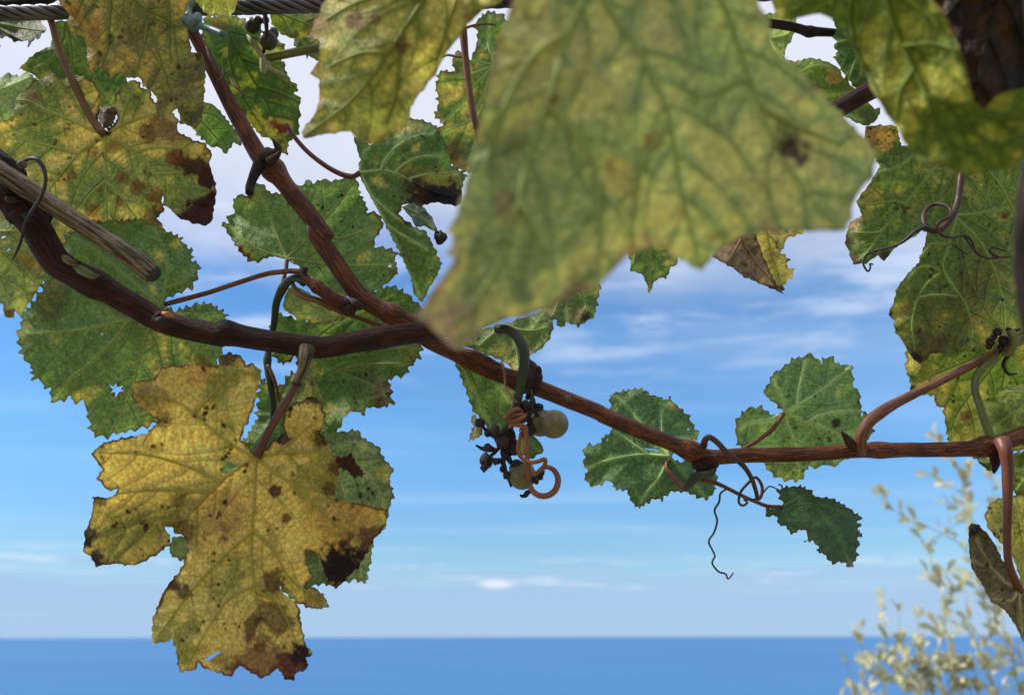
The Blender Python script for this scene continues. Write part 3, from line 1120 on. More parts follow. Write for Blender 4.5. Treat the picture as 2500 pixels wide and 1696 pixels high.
rod('side_stem', 'K5', [(560, 760), (590, 820), (640, 855), (720, 875), (800, 915), (900, 955), (1050, 1010), (1200, 1055)], [0.424, 0.422, 0.42, 0.42, 0.424, 0.43, 0.436, 0.44], [5, 8, 8.5, 8, 7, 6, 6, 6], M['brownpet'], B, n=44, sides=9, rough=0.06, seed=55)

leaf(B, 'K4', [(130, 970), (200, 900), (270, 800), (280, 690), (330, 650), (400, 560), (420, 440), (560, 400), (650, 370), (780, 360), (900, 350), (990, 390), (1070, 430), (1160, 470), (1200, 540), (1230, 530), (1235, 630), (1280, 640), (1270, 720), (1240, 790), (1150, 830), (1080, 860), (1040, 895), (1045, 925), (1120, 940), (1250, 900), (1320, 890), (1380, 910), (1450, 960), (1460, 1000), (1440, 1160), (1430, 1210), (1380, 1300), (1330, 1310), (1250, 1450), (1100, 1600), (958, 1684), (830, 1713), (659, 1756), (587, 1727), (566, 1627), (545, 1540), (530, 1520), (465, 1535), (460, 1490), (405, 1520), (330, 1530), (320, 1440), (275, 1430), (265, 1390), (210, 1380), (195, 1290), (150, 1250), (130, 1200), (110, 1110), (110, 1080), (135, 1040)],
     [[(1035, 912), (900, 800), (740, 660), (600, 550), (430, 450)], [(1035, 912), (1060, 800), (1075, 680), (1060, 560), (1000, 440)], [(1035, 912), (840, 990), (700, 1030), (550, 1060), (400, 1075), (180, 1090)], [(1035, 912), (840, 1000), (740, 1120), (600, 1260), (450, 1380), (340, 1500)], [(1035, 912), (960, 1050), (900, 1230), (860, 1400), (780, 1600), (720, 1720)], [(1035, 912), (1150, 1060), (1280, 1180), (1370, 1270)], [(1035, 912), (1200, 960), (1400, 960)], [(1060, 800), (1160, 760), (1250, 690)]],
     [(1035, 912, 0.424), (500, 500, 0.428), (200, 1100, 0.425), (600, 1700, 0.422), (1300, 1200, 0.426), (1200, 600, 0.43)],
     'broad green leaf with a ragged star-shaped hole', 11, g=srgb(92, 120, 62), yel=-0.12, patches=[(340, 880, 130, 0.5, srgb(70, 62, 44)), (750, 1450, 45, 0.8, srgb(80, 50, 38)), (950, 1080, 120, 0.3, srgb(70, 70, 40)), (1300, 1290, 60, 0.5, BROWN)], spots=(22, 2, 4),
     holes=[[(700, 1415), (728, 1428), (745, 1408), (756, 1432), (792, 1420), (775, 1445), (798, 1456), (765, 1462), (742, 1500), (738, 1462), (708, 1470), (725, 1448)], [(650, 1088), (660, 1086), (662, 1096), (652, 1098)]],
     petiole=('K5', [(510, 690), (400, 705), (250, 750), (100, 800), (0, 832), (-150, 872), (-272, 905)]), pet_r=(6.5, 6, 6.5), pet_d=0.42)

leaf(B, 'K5', [(100, 370), (150, 380), (145, 330), (190, 320), (180, 240), (210, 200), (270, 200), (330, 110), (400, 160), (420, 185), (480, 190), (570, 140), (640, 130), (670, 95), (690, 125), (770, 95), (810, 110), (900, 90), (975, 90), (1000, 200), (1040, 270), (1040, 310), (1105, 310), (1150, 380), (1120, 450), (1085, 490), (1090, 530), (1200, 545), (1240, 580), (1215, 630), (1245, 670), (1220, 720), (1170, 770), (1100, 820), (1000, 860), (870, 850), (760, 790), (640, 700), (560, 625), (528, 612), (500, 600), (440, 595), (380, 610), (335, 635), (280, 620), (220, 560), (150, 450)],
     [[(528, 606), (490, 520), (440, 400), (390, 290), (330, 160)], [(528, 606), (430, 580), (330, 540), (220, 460), (130, 390)], [(528, 606), (600, 500), (570, 380), (500, 220)], [(528, 606), (640, 500), (750, 380), (850, 270), (960, 120)], [(528, 606), (640, 625), (800, 650), (950, 655), (1100, 650), (1220, 650)], [(528, 606), (700, 740), (850, 830)], [(700, 440), (850, 480), (1000, 440), (1130, 380)]],
     [(528, 606, 0.438), (150, 380, 0.443), (900, 120, 0.452), (1200, 620, 0.444), (850, 830, 0.44)],
     'mid green leaf behind the diagonal cane with finely toothed edge', 12, g=srgb(98, 126, 66), yel=-0.18, ta=7, spots=(25, 2, 4), patches=[(1210, 700, 30, 0.5, BROWN), (700, 560, 60, 0.2, OLIVE)], edge=(0.25, 12),
     holes=[[(1175, 648), (1195, 642), (1200, 660), (1180, 664)]], petiole=('K5', [(495, 800), (505, 740), (520, 680), (528, 612)]), pet_r=(5, 5.5), pet_d=0.427, pet_mat='redpet')

leaf(B, 'K5', [(500, 900), (520, 830), (560, 780), (620, 800), (700, 850), (800, 910), (890, 965), (895, 1000), (850, 1000), (780, 1030), (700, 1025), (640, 1000), (600, 1000), (550, 960), (510, 940)],
     [[(540, 800), (640, 880), (760, 950), (880, 985)], [(540, 800), (560, 880), (640, 970)]], [(540, 800, 0.434), (880, 980, 0.432), (600, 990, 0.431)], 'small pale leaf flap hanging over a darker leaf', 13, g=PALE, yel=0.1, ta=4, curl=0.003)

leaf(B, 'K5', [(450, 950), (560, 985), (780, 1020), (900, 980), (1000, 900), (1110, 800), (1220, 780), (1240, 800), (1300, 830), (1345, 880), (1385, 905), (1420, 1000), (1400, 1160), (1380, 1240), (1310, 1310), (1300, 1350), (1180, 1380), (1200, 1440), (1205, 1545), (1130, 1565), (1060, 1560), (1000, 1610), (960, 1580), (900, 1620), (850, 1720), (828, 1790), (760, 1800), (650, 1780), (480, 1850), (330, 2050), (120, 2110), (40, 2010), (90, 1880), (260, 1760), (330, 1640), (340, 1480), (360, 1370), (420, 1410), (490, 1425), (520, 1380), (555, 1330), (600, 1340), (585, 1230), (540, 1275), (480, 1280), (430, 1230), (420, 1040)],
     [[(640, 1200), (740, 1270), (850, 1330), (1000, 1390), (1100, 1430), (1190, 1520)], [(640, 1200), (900, 1180), (1100, 1160), (1380, 1190)], [(640, 1200), (760, 1080), (950, 960), (1200, 830)], [(640, 1200), (680, 1400), (700, 1600), (720, 1760)], [(640, 1200), (560, 1400), (400, 1680), (180, 1990)], [(640, 1200), (500, 1180), (440, 1220)], [(850, 1330), (1000, 1290), (1200, 1280), (1340, 1290)]],
     [(640, 1200, 0.45), (1300, 900, 0.452), (1150, 1500, 0.44), (700, 1700, 0.436), (450, 1000, 0.446)],
     'dark green leaf behind both canes with brown singed corner', 14, g=srgb(78, 106, 48), yel=-0.15, patches=[(1170, 1500, 90, 0.75, srgb(84, 64, 52)), (1060, 1400, 120, 0.35, srgb(100, 84, 62)), (550, 980, 40, 0.6, srgb(52, 40, 30))], edge=(0.3, 14), spots=(30, 2, 5))

leaf(B, 'K8', [(260, 395), (340, 375), (430, 358), (480, 370), (500, 395), (580, 415), (600, 430), (615, 405), (640, 440), (700, 490), (740, 530), (760, 590), (795, 610), (785, 660), (745, 665), (660, 735), (622, 758), (640, 788), (700, 790), (750, 788), (770, 850), (890, 850), (910, 920), (880, 940), (885, 970), (840, 1020), (780, 1000), (700, 965), (680, 980), (650, 960), (590, 1000), (570, 1025), (530, 1010), (480, 1040), (435, 1070), (400, 1040), (385, 1010), (360, 960), (340, 960), (300, 960), (260, 900), (190, 940), (150, 930), (110, 895), (130, 840), (100, 800), (115, 770), (105, 710), (140, 690), (200, 690), (230, 640), (270, 620), (285, 540), (270, 480)],
     [[(618, 760), (490, 750), (400, 755), (300, 772), (200, 800), (130, 830)], [(490, 750), (420, 700), (350, 650), (270, 600)], [(618, 760), (590, 690), (572, 600), (570, 480)], [(618, 760), (520, 640), (430, 540), (340, 440), (280, 400)], [(618, 760), (560, 880), (480, 980), (435, 1060)], [(618, 760), (700, 860), (780, 940), (840, 1010)]],
     [(618, 760, 0.44), (300, 420, 0.452), (150, 820, 0.442), (450, 1050, 0.432), (850, 980, 0.44), (740, 560, 0.455)],
     'small green toothed leaf hanging behind the cane beside a round gap', 15, g=srgb(76, 110, 66), yel=-0.4, tl=20, ta=8, patches=[(130, 860, 40, 0.6, srgb(130, 110, 80)), (435, 1050, 30, 0.5, srgb(130, 120, 80)), (780, 630, 30, 0.5, PALE)], spots=(10, 2, 3), vein_col=srgb(140, 165, 110),
     holes=[[(722, 597), (730, 593), (734, 605), (725, 608)], [(245, 658), (255, 660), (254, 668), (244, 668)], [(472, 712), (500, 716), (548, 722), (552, 730), (510, 724), (474, 718)]],
     petiole=('K8', [(770, 860), (720, 950), (680, 930), (640, 880), (605, 840), (602, 800), (620, 762)]), pet_r=(8, 7, 5), pet_d=0.422, pet_mat='redpet')

leaf(B, 'K8', [(1285, 492), (1240, 445), (1190, 410), (1175, 370), (1210, 320), (1230, 270), (1300, 230), (1340, 185), (1400, 170), (1445, 155), (1500, 180), (1512, 215), (1525, 180), (1585, 170), (1610, 215), (1700, 220), (1710, 350), (1745, 380), (1750, 470), (1770, 500), (1810, 510), (1800, 570), (1835, 610), (1800, 650), (1740, 740), (1620, 800), (1600, 830), (1560, 810), (1480, 830), (1440, 820), (1410, 880), (1380, 910), (1300, 900), (1240, 880), (1190, 830), (1165, 790), (1140, 740), (1050, 715), (1015, 690), (1015, 640), (1005, 600), (1015, 540), (1050, 500), (1090, 470), (1160, 465), (1190, 490), (1230, 520), (1280, 515)],
     [[(1292, 503), (1440, 420), (1540, 350), (1620, 290), (1690, 230)], [(1292, 503), (1290, 440), (1260, 370), (1230, 300)], [(1370, 460), (1385, 350), (1410, 250), (1420, 190)], [(1292, 503), (1370, 530), (1440, 555), (1600, 620), (1720, 680)], [(1440, 555), (1500, 520), (1620, 495), (1780, 490)], [(1292, 503), (1200, 545), (1100, 560), (1030, 600)], [(1292, 503), (1330, 620), (1370, 760), (1370, 890)]],
     [(1292, 503, 0.437), (1650, 250, 0.45), (1800, 600, 0.444), (1350, 880, 0.45), (1030, 600, 0.44)],
     'rounded green leaf with a deep notch standing above the cane', 16, g=srgb(96, 128, 76), yel=-0.35, tl=26, ta=8, spots=(50, 2, 5), spot_col=srgb(60, 66, 36), patches=[(1600, 560, 25, 0.8), (1330, 850, 90, 0.35, srgb(150, 150, 60))], vein_col=srgb(160, 180, 124),
     holes=[[(1752, 505), (1762, 500), (1764, 520), (1754, 524)]], petiole=('K8', [(1020, 742), (1060, 715), (1150, 660), (1230, 600), (1265, 550), (1290, 508)]), pet_r=(5, 5, 6), pet_d=0.428)

leaf(B, 'K8', [(1290, 940), (1330, 940), (1400, 935), (1450, 960), (1485, 1000), (1570, 1005), (1640, 1040), (1700, 1080), (1760, 1125), (1730, 1150), (1750, 1160), (1735, 1200), (1760, 1215), (1730, 1250), (1750, 1285), (1725, 1300), (1735, 1350), (1690, 1425), (1640, 1385), (1600, 1395), (1560, 1380), (1540, 1340), (1490, 1325), (1500, 1295), (1460, 1260), (1420, 1270), (1440, 1220), (1400, 1190), (1340, 1225), (1310, 1180), (1260, 1160), (1250, 1110), (1210, 1120), (1180, 1100), (1190, 1070), (1230, 1065), (1290, 1055), (1270, 1000), (1250, 965)],
     [[(1288, 1058), (1360, 1055), (1430, 1045), (1520, 1100), (1620, 1230), (1685, 1400)], [(1288, 1058), (1400, 1000), (1470, 1005)], [(1430, 1045), (1560, 1060), (1740, 1140)], [(1288, 1058), (1320, 1140), (1340, 1200)]],
     [(1288, 1058, 0.425), (1690, 1400, 0.405), (1750, 1130, 0.432), (1250, 1120, 0.415)],
     'small dark green toothed leaf dangling at the end of a thin stalk', 17, g=srgb(58, 86, 52), yel=-0.6, vein_keep=0.1, tl=18, ta=8, relief=-0.0006, patches=[(1690, 1400, 30, 0.5, srgb(140, 130, 100))], spots=(0, 1, 2), vein_col=srgb(82, 112, 66), vr=(2.4, 0.8),
     petiole=('K8', [(780, 900), (840, 905), (920, 930), (1050, 995), (1130, 1030), (1200, 1055), (1288, 1060)]), pet_r=(6, 4.5, 5), pet_d=0.42, pet_mat='redpet')
rod('side_shoot', 'K8', [(890, 830), (860, 860), (800, 870), (765, 890), (735, 920), (700, 950)], [0.42, 0.417, 0.418, 0.42, 0.421, 0.421], [4, 9, 9, 12, 11, 6], M['darkgreen'], B, n=22, sides=9, rough=0.12, seed=60)

# tendrils at the bend
rod('tendril', 'K8', [(820, 700), (828, 665), (855, 648), (900, 678), (960, 740), (1050, 812), (1100, 885), (1128, 960), (1140, 1012), (1162, 990), (1165, 935), (1130, 885), (1090, 912), (1040, 970), (1028, 1030), (1050, 1052), (1078, 1035), (1058, 1012), (1100, 1018), (1150, 1002), (1185, 960), (1212, 938), (1265, 958)],
    [0.42, 0.415, 0.413, 0.412, 0.41, 0.408, 0.408, 0.408, 0.409, 0.411, 0.413, 0.414, 0.415, 0.416, 0.414, 0.412, 0.41, 0.409, 0.41, 0.411, 0.412, 0.413, 0.414], [9, 7.5, 7, 6.5, 5.5, 4.5, 4, 3.5, 3, 2.5, 2, 1.6], M['tendril'], B, n=170, sides=8, rough=0.06, seed=61)
rod('tendril', 'K8', [(960, 952), (920, 980), (912, 1030), (885, 1080), (900, 1140), (882, 1210), (850, 1262), (870, 1312), (886, 1350), (870, 1392), (908, 1442), (950, 1456), (962, 1486), (985, 1466), (995, 1448)], [0.416, 0.414, 0.412, 0.41, 0.411], [2.2, 2.6, 2.6, 2.4, 2.2, 2.4, 1.6], M['tendril_dark'], B, n=90, sides=7, rough=0.1, seed=62)
rod('tendril', 'K8', [(1285, 945), (1278, 930), (1262, 928)], [0.42, 0.419, 0.418], [2, 2, 1.5], M['tendril_dark'], B, n=8, sides=6, seed=63)

# the stalk that climbs from the cane to the stub among the hanging leaves
rod('side_shoot', 'K8', [(1755, 735), (1745, 680), (1760, 620), (1800, 555), (1870, 500), (1941, 455), (2100, 375), (2300, 275), (2450, 200), (2560, 140)], [0.423, 0.418, 0.417, 0.418, 0.42, 0.424, 0.428, 0.432, 0.436, 0.438], [15, 14, 15, 12.5, 11, 10.5, 10, 10, 10], M['pink'], B, n=60, sides=11, rough=0.07, seed=64)

# --- grape cluster on B
cl_o = unproject(P('K7', [(600, 270)]), 0.42)[0]
pa = path3('K7', [(560, 270), (620, 275), (680, 310), (725, 380), (738, 470), (720, 580), (700, 690), (680, 790), (650, 870), (600, 940), (560, 990)], [0.418, 0.414, 0.41, 0.407, 0.406, 0.406, 0.406, 0.407, 0.409, 0.411, 0.413], 60)
V, F, T = tube(pa, np.interp(np.linspace(0, 1, 60), [0, .3, .6, 1], np.array([12, 13, 11, 9]) / FPX * 0.41), 11, 0.08, 3)
cluster = mesh_obj('grape_cluster', V, F, M['darkgreen'], B, pa[0], 'withered grape cluster with three olive grapes and black dried stalks', attrs=dict(tc=T))
for i, (x, y_, r_, d, sc, mt) in enumerate([(925, 880, 36, 0.408, (1, 1, 0.98), 'grape'), (842, 872, 33, 0.416, (1.05, 1, 1), 'grape'), (722, 1212, 34, 0.412, (1.02, 1, 0.98), 'grape'), (735, 1185, 26, 0.424, (1, 1, 1), 'grape')]):
    V, F, T = blob(unproject(P('K7', [(x, y_)]), d)[0], mpx(r_, d), sc, i, 0.03, 28, 18)
    mesh_obj('grape', V, F, M[mt], cluster)
rs = np.random.RandomState(4)
for i, (x, y_, r_) in enumerate([(490, 1115, 17), (480, 1160, 11), (503, 1035, 13), (455, 870, 11), (545, 920, 13), (500, 940, 8), (600, 995, 22), (640, 960, 16), (660, 1030, 22), (620, 1060, 15), (628, 1210, 12), (560, 1120, 11), (690, 1140, 14), (660, 1160, 10), (780, 680, 12), (815, 800, 18), (825, 770, 12), (790, 740, 10), (835, 1215, 10), (810, 1240, 9), (855, 1190, 7), (600, 1165, 8), (760, 920, 16), (735, 760, 14)]):
    d = 0.411 + rs.uniform(-0.006, 0.006)
    V, F, T = blob(unproject(P('K7', [(x, y_)]), d)[0], mpx(r_, d), rs.uniform(0.7, 1.2, 3), i + 9, 0.45, 12, 8)
    mesh_obj('dried_berry', V, F, M['dry'], cluster)
for i, pts in enumerate([[(650, 900), (620, 980), (560, 1050), (510, 1090), (490, 1120)], [(600, 1000), (540, 950), (500, 930), (455, 870)], [(640, 1040), (600, 1110), (610, 1160), (630, 1210), (655, 1285)], [(560, 1050), (520, 1040), (470, 1040), (425, 1015)],
                         [(620, 1070), (660, 1130), (720, 1145)], [(700, 1230), (770, 1250), (810, 1235), (860, 1190)], [(770, 1310), (745, 1335), (710, 1338)], [(700, 800), (760, 780), (800, 800), (830, 830)], [(690, 870), (740, 850), (775, 800), (790, 740), (785, 660)], [(740, 760), (765, 860), (765, 930), (720, 960)], [(500, 1125), (490, 1160), (475, 1190)]]):
    rod('stalk', 'K7', pts, [0.409, 0.411, 0.41], [6, 7, 5, 2.5], M['black' if i != 8 else 'darkgreen'], cluster, n=20, sides=7, rough=0.35, seed=70 + i, wob=0.001)
rod('tendril', 'K7', [(585, 485), (605, 520), (612, 580), (618, 650), (650, 700), (690, 745)], [0.413, 0.411, 0.41, 0.408, 0.405, 0.402], [4, 3.5, 3, 2.5], M['brownpet'], B, n=30, sides=7, seed=80)
rod('tendril', 'K7', [(720, 800), (690, 785), (645, 805), (625, 845), (660, 862), (700, 850), (735, 830), (740, 815), (700, 820), (650, 830)], [0.408, 0.401, 0.399, 0.402, 0.401, 0.400, 0.404, 0.41, 0.402, 0.40], [5, 6, 6, 6, 5], M['tendril_orange'], B, n=60, sides=8, rough=0.05, seed=81)
rod('tendril', 'K7', [(640, 905), (665, 885), (710, 888), (742, 905), (748, 960), (752, 1050), (760, 1150), (762, 1245)], [0.408, 0.402, 0.400, 0.4, 0.4, 0.4, 0.4, 0.401], [5, 6, 6.5, 6.5, 6.5, 6, 5.5, 4.5], M['tendril_orange'], B, n=50, sides=8, rough=0.05, seed=82)
rod('tendril', 'K7', [(722, 920), (705, 980), (695, 1040), (715, 1090), (770, 1125), (830, 1118), (868, 1105), (868, 1140), (830, 1180), (800, 1205), (840, 1175), (880, 1155), (925, 1175), (952, 1230), (940, 1295), (895, 1335), (840, 1340), (795, 1315), (768, 1270)], [0.403, 0.402, 0.401, 0.4, 0.398, 0.397, 0.397, 0.397, 0.397, 0.398, 0.4, 0.402, 0.403, 0.404, 0.404, 0.403, 0.402, 0.401, 0.4], [4.5, 5, 5.5, 5.5, 5, 5, 6, 7.5, 8, 7.5, 6.5], M['tendril_orange'], B, n=110, sides=9, rough=0.05, seed=83)

# leaves round the grapes
leaf(B, 'K7', [(270, 430), (330, 460), (500, 530), (640, 610), (675, 660), (680, 760), (640, 860), (620, 900), (600, 935), (575, 915), (510, 925), (470, 860), (410, 800), (380, 720), (320, 560)],
     [[(300, 440), (480, 545), (580, 660), (670, 780)], [(300, 440), (380, 600), (450, 760), (530, 910)]], [(300, 440, 0.438), (670, 640, 0.44), (600, 920, 0.424)], 'folded green leaf tapering down beside the grapes', 21, g=srgb(94, 120, 56), yel=-0.2, ta=5, vein_col=srgb(150, 168, 104), sp2=50)
leaf(B, 'K7', [(405, 810), (440, 850), (470, 900), (465, 950), (430, 975), (380, 992), (390, 940), (410, 890), (392, 850)], [[(420, 820), (430, 900), (420, 970)]], [(420, 820, 0.432), (420, 970, 0.428)], None, 22, g=srgb(112, 116, 80), y=srgb(120, 100, 80), yel=0.5, ta=5, tl=16, sp2=30, vr=(2, 0.6))
leaf(B, 'K7', [(760, 930), (800, 955), (840, 1000), (865, 1050), (820, 1080), (780, 1105), (720, 1080), (680, 1000)], [[(740, 950), (790, 1020), (840, 1055)]], [(740, 950, 0.428), (850, 1050, 0.426)], None, 23, g=srgb(80, 112, 64), yel=0, ta=4, sp2=40, vr=(2, 0.6))
leaf(B, 'K7', [(250, 330), (380, 290), (600, 240), (870, 150), (905, 190), (925, 230), (905, 330), (840, 400), (762, 450), (745, 560), (690, 560), (600, 475), (480, 430), (400, 400)],
     [[(600, 250), (660, 330), (690, 430), (700, 540)], [(600, 250), (500, 330), (430, 390)], [(600, 250), (760, 280), (880, 260)]], [(600, 250, 0.452), (400, 380, 0.45), (900, 250, 0.446), (700, 540, 0.444)], 'green leaf behind the grape stalk', 24, g=srgb(94, 116, 62), yel=-0.3, ta=4, mott=0.5)
leaf(B, 'K7', [(840, 120), (1000, 20), (1080, -60), (1220, -40), (1225, 10), (1200, 130), (1185, 195), (1130, 225), (1080, 260), (1045, 235), (1000, 235), (975, 270), (935, 215), (880, 200)],
     [[(1080, -50), (1110, 60), (1140, 160)], [(1080, -50), (980, 60), (920, 180)]], [(1080, -50, 0.465), (1140, 180, 0.455), (900, 180, 0.455)], 'green leaf tip with a dark scorched corner', 25, g=srgb(86, 108, 58), yel=0.1, ta=7, patches=[(1130, 200, 50, 0.95, srgb(60, 42, 40)), (1070, 180, 60, 0.6, srgb(150, 130, 80)), (890, 190, 25, 0.7, srgb(150, 130, 90))], holes=[[(875, 165), (885, 163), (888, 180), (876, 186)]])

# --- leaf of the long stalk: the folded dark green leaf and its neighbours
C_ = shoot('slender grapevine shoot bearing folded dark green and yellow-rimmed leaves behind the canes', 'K3', (1130, 230), 0.47)
leaf(C_, 'K3', [(425, 870), (530, 930), (640, 860), (700, 820), (790, 760), (880, 770), (960, 810), (1010, 900), (1060, 1060), (1130, 1110), (1160, 1130), (1130, 1170), (1120, 1310), (1080, 1320), (960, 1300), (870, 1320), (860, 1340), (820, 1300), (750, 1310), (720, 1370), (745, 1405), (830, 1462), (880, 1475), (920, 1530), (960, 1610), (994, 1691), (974, 1751), (914, 1851), (874, 1941), (819, 1891), (794, 1771), (724, 1621), (624, 1421), (524, 1231), (462, 1125), (470, 1020)],
     [[(466, 1108), (600, 1094), (690, 1110), (780, 1150), (900, 1220), (1060, 1270)], [(466, 1108), (560, 1270), (660, 1360), (740, 1420), (860, 1500)], [(466, 1108), (480, 1010), (530, 935), (560, 890)], [(600, 1094), (640, 1010), (720, 930), (850, 870), (940, 860)], [(690, 1110), (760, 1050), (860, 1005), (990, 1000)], [(466, 1108), (540, 1250), (640, 1440), (740, 1640), (850, 1900)], [(640, 1440), (760, 1520), (900, 1600)], [(780, 1150), (900, 1120), (1100, 1110)]],
     [(466, 1108, 0.44), (530, 930, 0.447), (950, 820, 0.462), (1130, 1160, 0.462), (720, 1370, 0.436), (624, 1421, 0.438), (850, 1900, 0.445), (980, 1690, 0.45)],
     'long folded dark green leaf with a blackened torn edge', 31, g=srgb(76, 104, 48), yel=-0.2, ta=4, rough=2.5, patches=[(860, 1150, 100, 0.5, srgb(140, 124, 52), 1.5), (960, 1200, 90, 0.5, srgb(130, 124, 50), 1.6), (1080, 1280, 100, 1.0, srgb(22, 16, 18), 1.7), (900, 1275, 90, 1.0, srgb(24, 17, 18), 1.7), (980, 1290, 80, 1.0, srgb(20, 15, 17), 1.8), (800, 1200, 70, 0.8, srgb(58, 40, 28)), (780, 1400, 50, 0.9, srgb(60, 44, 34))], vein_col=srgb(150, 166, 112), spots=(40, 2, 4),
     petiole=('K3', [(0, 800), (50, 880), (140, 980), (250, 1065), (350, 1118), (420, 1132), (466, 1112)]), pet_r=(5.5, 6, 7), pet_d=0.45, pet_mat='redpet')
leaf(C_, 'K3', [(740, 1330), (800, 1300), (870, 1320), (930, 1390), (965, 1470), (960, 1490), (920, 1470), (880, 1450), (830, 1460), (800, 1400)], [[(760, 1330), (860, 1390), (950, 1480)]], [(760, 1330, 0.452), (950, 1480, 0.446)], None, 32, g=srgb(74, 100, 86), yel=-0.2, ta=2, sp2=30, vr=(2, 0.6))
V, F, T = blob(unproject(P('K3', [(985, 1520)]), 0.446)[0], mpx(13, 0.446), (1, 0.8, 1), 5, 0.8, 14, 9)
mesh_obj('withered_flower', V, F, M['dry'], C_)
rod('tendril', 'K3', [(960, 1480), (960, 1510), (970, 1560), (1000, 1550), (1020, 1535)], [0.446] * 5, [4, 6, 4, 6, 2], M['black'], C_, n=20, sides=7, rough=0.4, seed=90)
leaf(C_, 'K3', [(1000, 450), (1080, 462), (1060, 400), (1080, 340), (1120, 330), (1180, 385), (1215, 300), (1225, 210), (1195, 170), (1240, 110), (1290, 70), (1380, 90), (1480, 200), (1450, 500), (1360, 900), (1300, 1080), (1200, 1100), (1140, 1110), (1060, 1070), (1030, 1020), (970, 1010), (960, 940), (910, 890), (940, 850), (1000, 800), (945, 740), (975, 670), (960, 640), (970, 590), (950, 560), (965, 520), (965, 480)],
     [[(1330, 420), (1200, 390), (1120, 350)], [(1330, 420), (1200, 560), (1090, 700), (1000, 790)], [(1330, 420), (1250, 640), (1180, 770), (1080, 820), (940, 890)], [(1330, 420), (1280, 700), (1200, 950), (1150, 1090)], [(1330, 420), (1290, 270), (1300, 100)], [(1330, 420), (1160, 480), (1000, 480)]],
     [(1330, 420, 0.48), (960, 560, 0.472), (940, 880, 0.466), (1150, 1090, 0.466), (1290, 90, 0.49)], 'green leaf with pale yellow serrated rim', 33, g=srgb(84, 112, 50), yel=-0.05, tl=20, ta=8, patches=[(960, 900, 45, 0.85, srgb(188, 178, 96)), (1000, 1000, 45, 0.8, srgb(170, 150, 84)), (1100, 1060, 60, 0.8, srgb(190, 160, 90)), (1080, 960, 80, 0.55, srgb(90, 66, 40)), (985, 780, 45, 0.7, srgb(150, 130, 80)), (1060, 440, 50, 0.7, srgb(120, 90, 50)), (1000, 600, 40, 0.5, srgb(150, 150, 80))], vein_col=srgb(150, 170, 100))
rod('cane', 'K3', [(1100, -200), (1110, -50), (1120, 120), (1135, 240), (1150, 400), (1175, 600), (1200, 740), (1225, 850), (1260, 1000)], [0.466, 0.464, 0.462, 0.46, 0.459, 0.458, 0.457, 0.456, 0.456], [14, 13, 12, 9, 8, 8, 7.5, 7], M['pink'], C_, n=50, sides=10, rough=0.06, seed=91)
rod('side_stem', 'K3', [(1135, 190), (1180, 170), (1260, 155), (1340, 158)], [0.462, 0.464, 0.468, 0.472], [3, 3.5, 3, 3], M['brownpet'], C_, n=16, sides=7, seed=92)
rod('side_stem', 'K3', [(1145, 370), (1080, 362), (1030, 355), (990, 370)], [0.46, 0.462, 0.464, 0.466], [4, 3.5, 3, 3], M['pink'], C_, n=16, sides=7, seed=93)

# --- A: the dark arm with the weathered spur
A = shoot('dark thick grapevine arm with a weathered grey cut spur and a spotted yellow leaf', 'K4', (0, 60), 0.398)
rod('cane', 'S', [tuple(p) for p in np.vstack([
    P('K4', [(150, 300), (240, 430), (300, 540), (370, 640), (450, 690), (640, 785), (850, 905), (1010, 995), (1160, 1045), (1400, 1090)]),
    P('K5', [(120, 1080), (300, 1115), (520, 1150), (660, 1172), (780, 1175), (1000, 1135), (1250, 1095), (1420, 1070)]),
    P('S', [(1180, 770), (1340, 690), (1560, 540), (1780, 400), (1960, 310), (2040, 270), (2120, 225), (2300, 130)])])],
    [0.397, 0.398, 0.399, 0.400, 0.400, 0.400, 0.400, 0.402, 0.41, 0.42, 0.428, 0.432], [36, 32, 27, 27, 26, 26, 27, 26, 25, 23, 23, 23, 23, 23], M['cane_dark'], A, n=250, sides=20, rough=0.05, ridges=0.06, seed=5,
    nodes=((0.095, 0.16, 0.012), (0.228, 0.18, 0.009), (0.372, 0.10, 0.014)))
rod('old_wood', 'K4', [(-120, -40), (-20, 60), (60, 170), (130, 270), (190, 350), (230, 410)], [0.401, 0.401, 0.4, 0.399, 0.398, 0.398], [44, 46, 46, 44, 40, 34], M['old_wood'], A, n=50, sides=16, rough=0.28, ridges=0.15, seed=6)
for i, pts in enumerate([[(90, 120), (160, 160), (240, 220), (320, 330)], [(40, 220), (90, 235), (155, 230)], [(20, 130), (40, 170), (80, 220)], [(250, 260), (290, 320), (325, 335), (320, 370)], [(150, 330), (220, 350), (270, 400)]]):
    rod('peeling_bark', 'K4', pts, [0.386, 0.383, 0.385], [4, 10, 8, 3], M['old_wood'], A, n=18, sides=8, rough=0.45, seed=100 + i)
rod('bark_scale', 'K4', [(400, 590), (440, 620), (480, 640), (480, 610)], [0.39, 0.387, 0.387, 0.389], [4, 9, 7, 3], M['grey_wood'], A, n=12, sides=8, rough=0.4, seed=106)
rod('bark_scale', 'K4', [(470, 660), (540, 690), (600, 720), (640, 715)], [0.392, 0.389, 0.389, 0.391], [4, 11, 11, 3], M['greenstem'], A, n=16, sides=8, rough=0.3, seed=107)
rod('node_scar', 'K4', [(985, 1010), (1005, 980), (1035, 950)], [0.390, 0.3885, 0.39], [5, 8, 5], M['bud'], A, n=10, sides=8, rough=0.4, seed=108)
rod('bud', 'K4', [(1040, 955), (1070, 965), (1120, 978)], [0.3885, 0.3875, 0.389], [4, 8, 2], M['orange_bud'], A, n=12, sides=8, rough=0.2, seed=109)
rod('bark_scar', 'K4', [(1000, 1000), (1040, 1010), (1075, 1005)], [0.3875, 0.387, 0.388], [7, 11, 5], M['black'], A, n=10, sides=8, rough=0.3, seed=110)
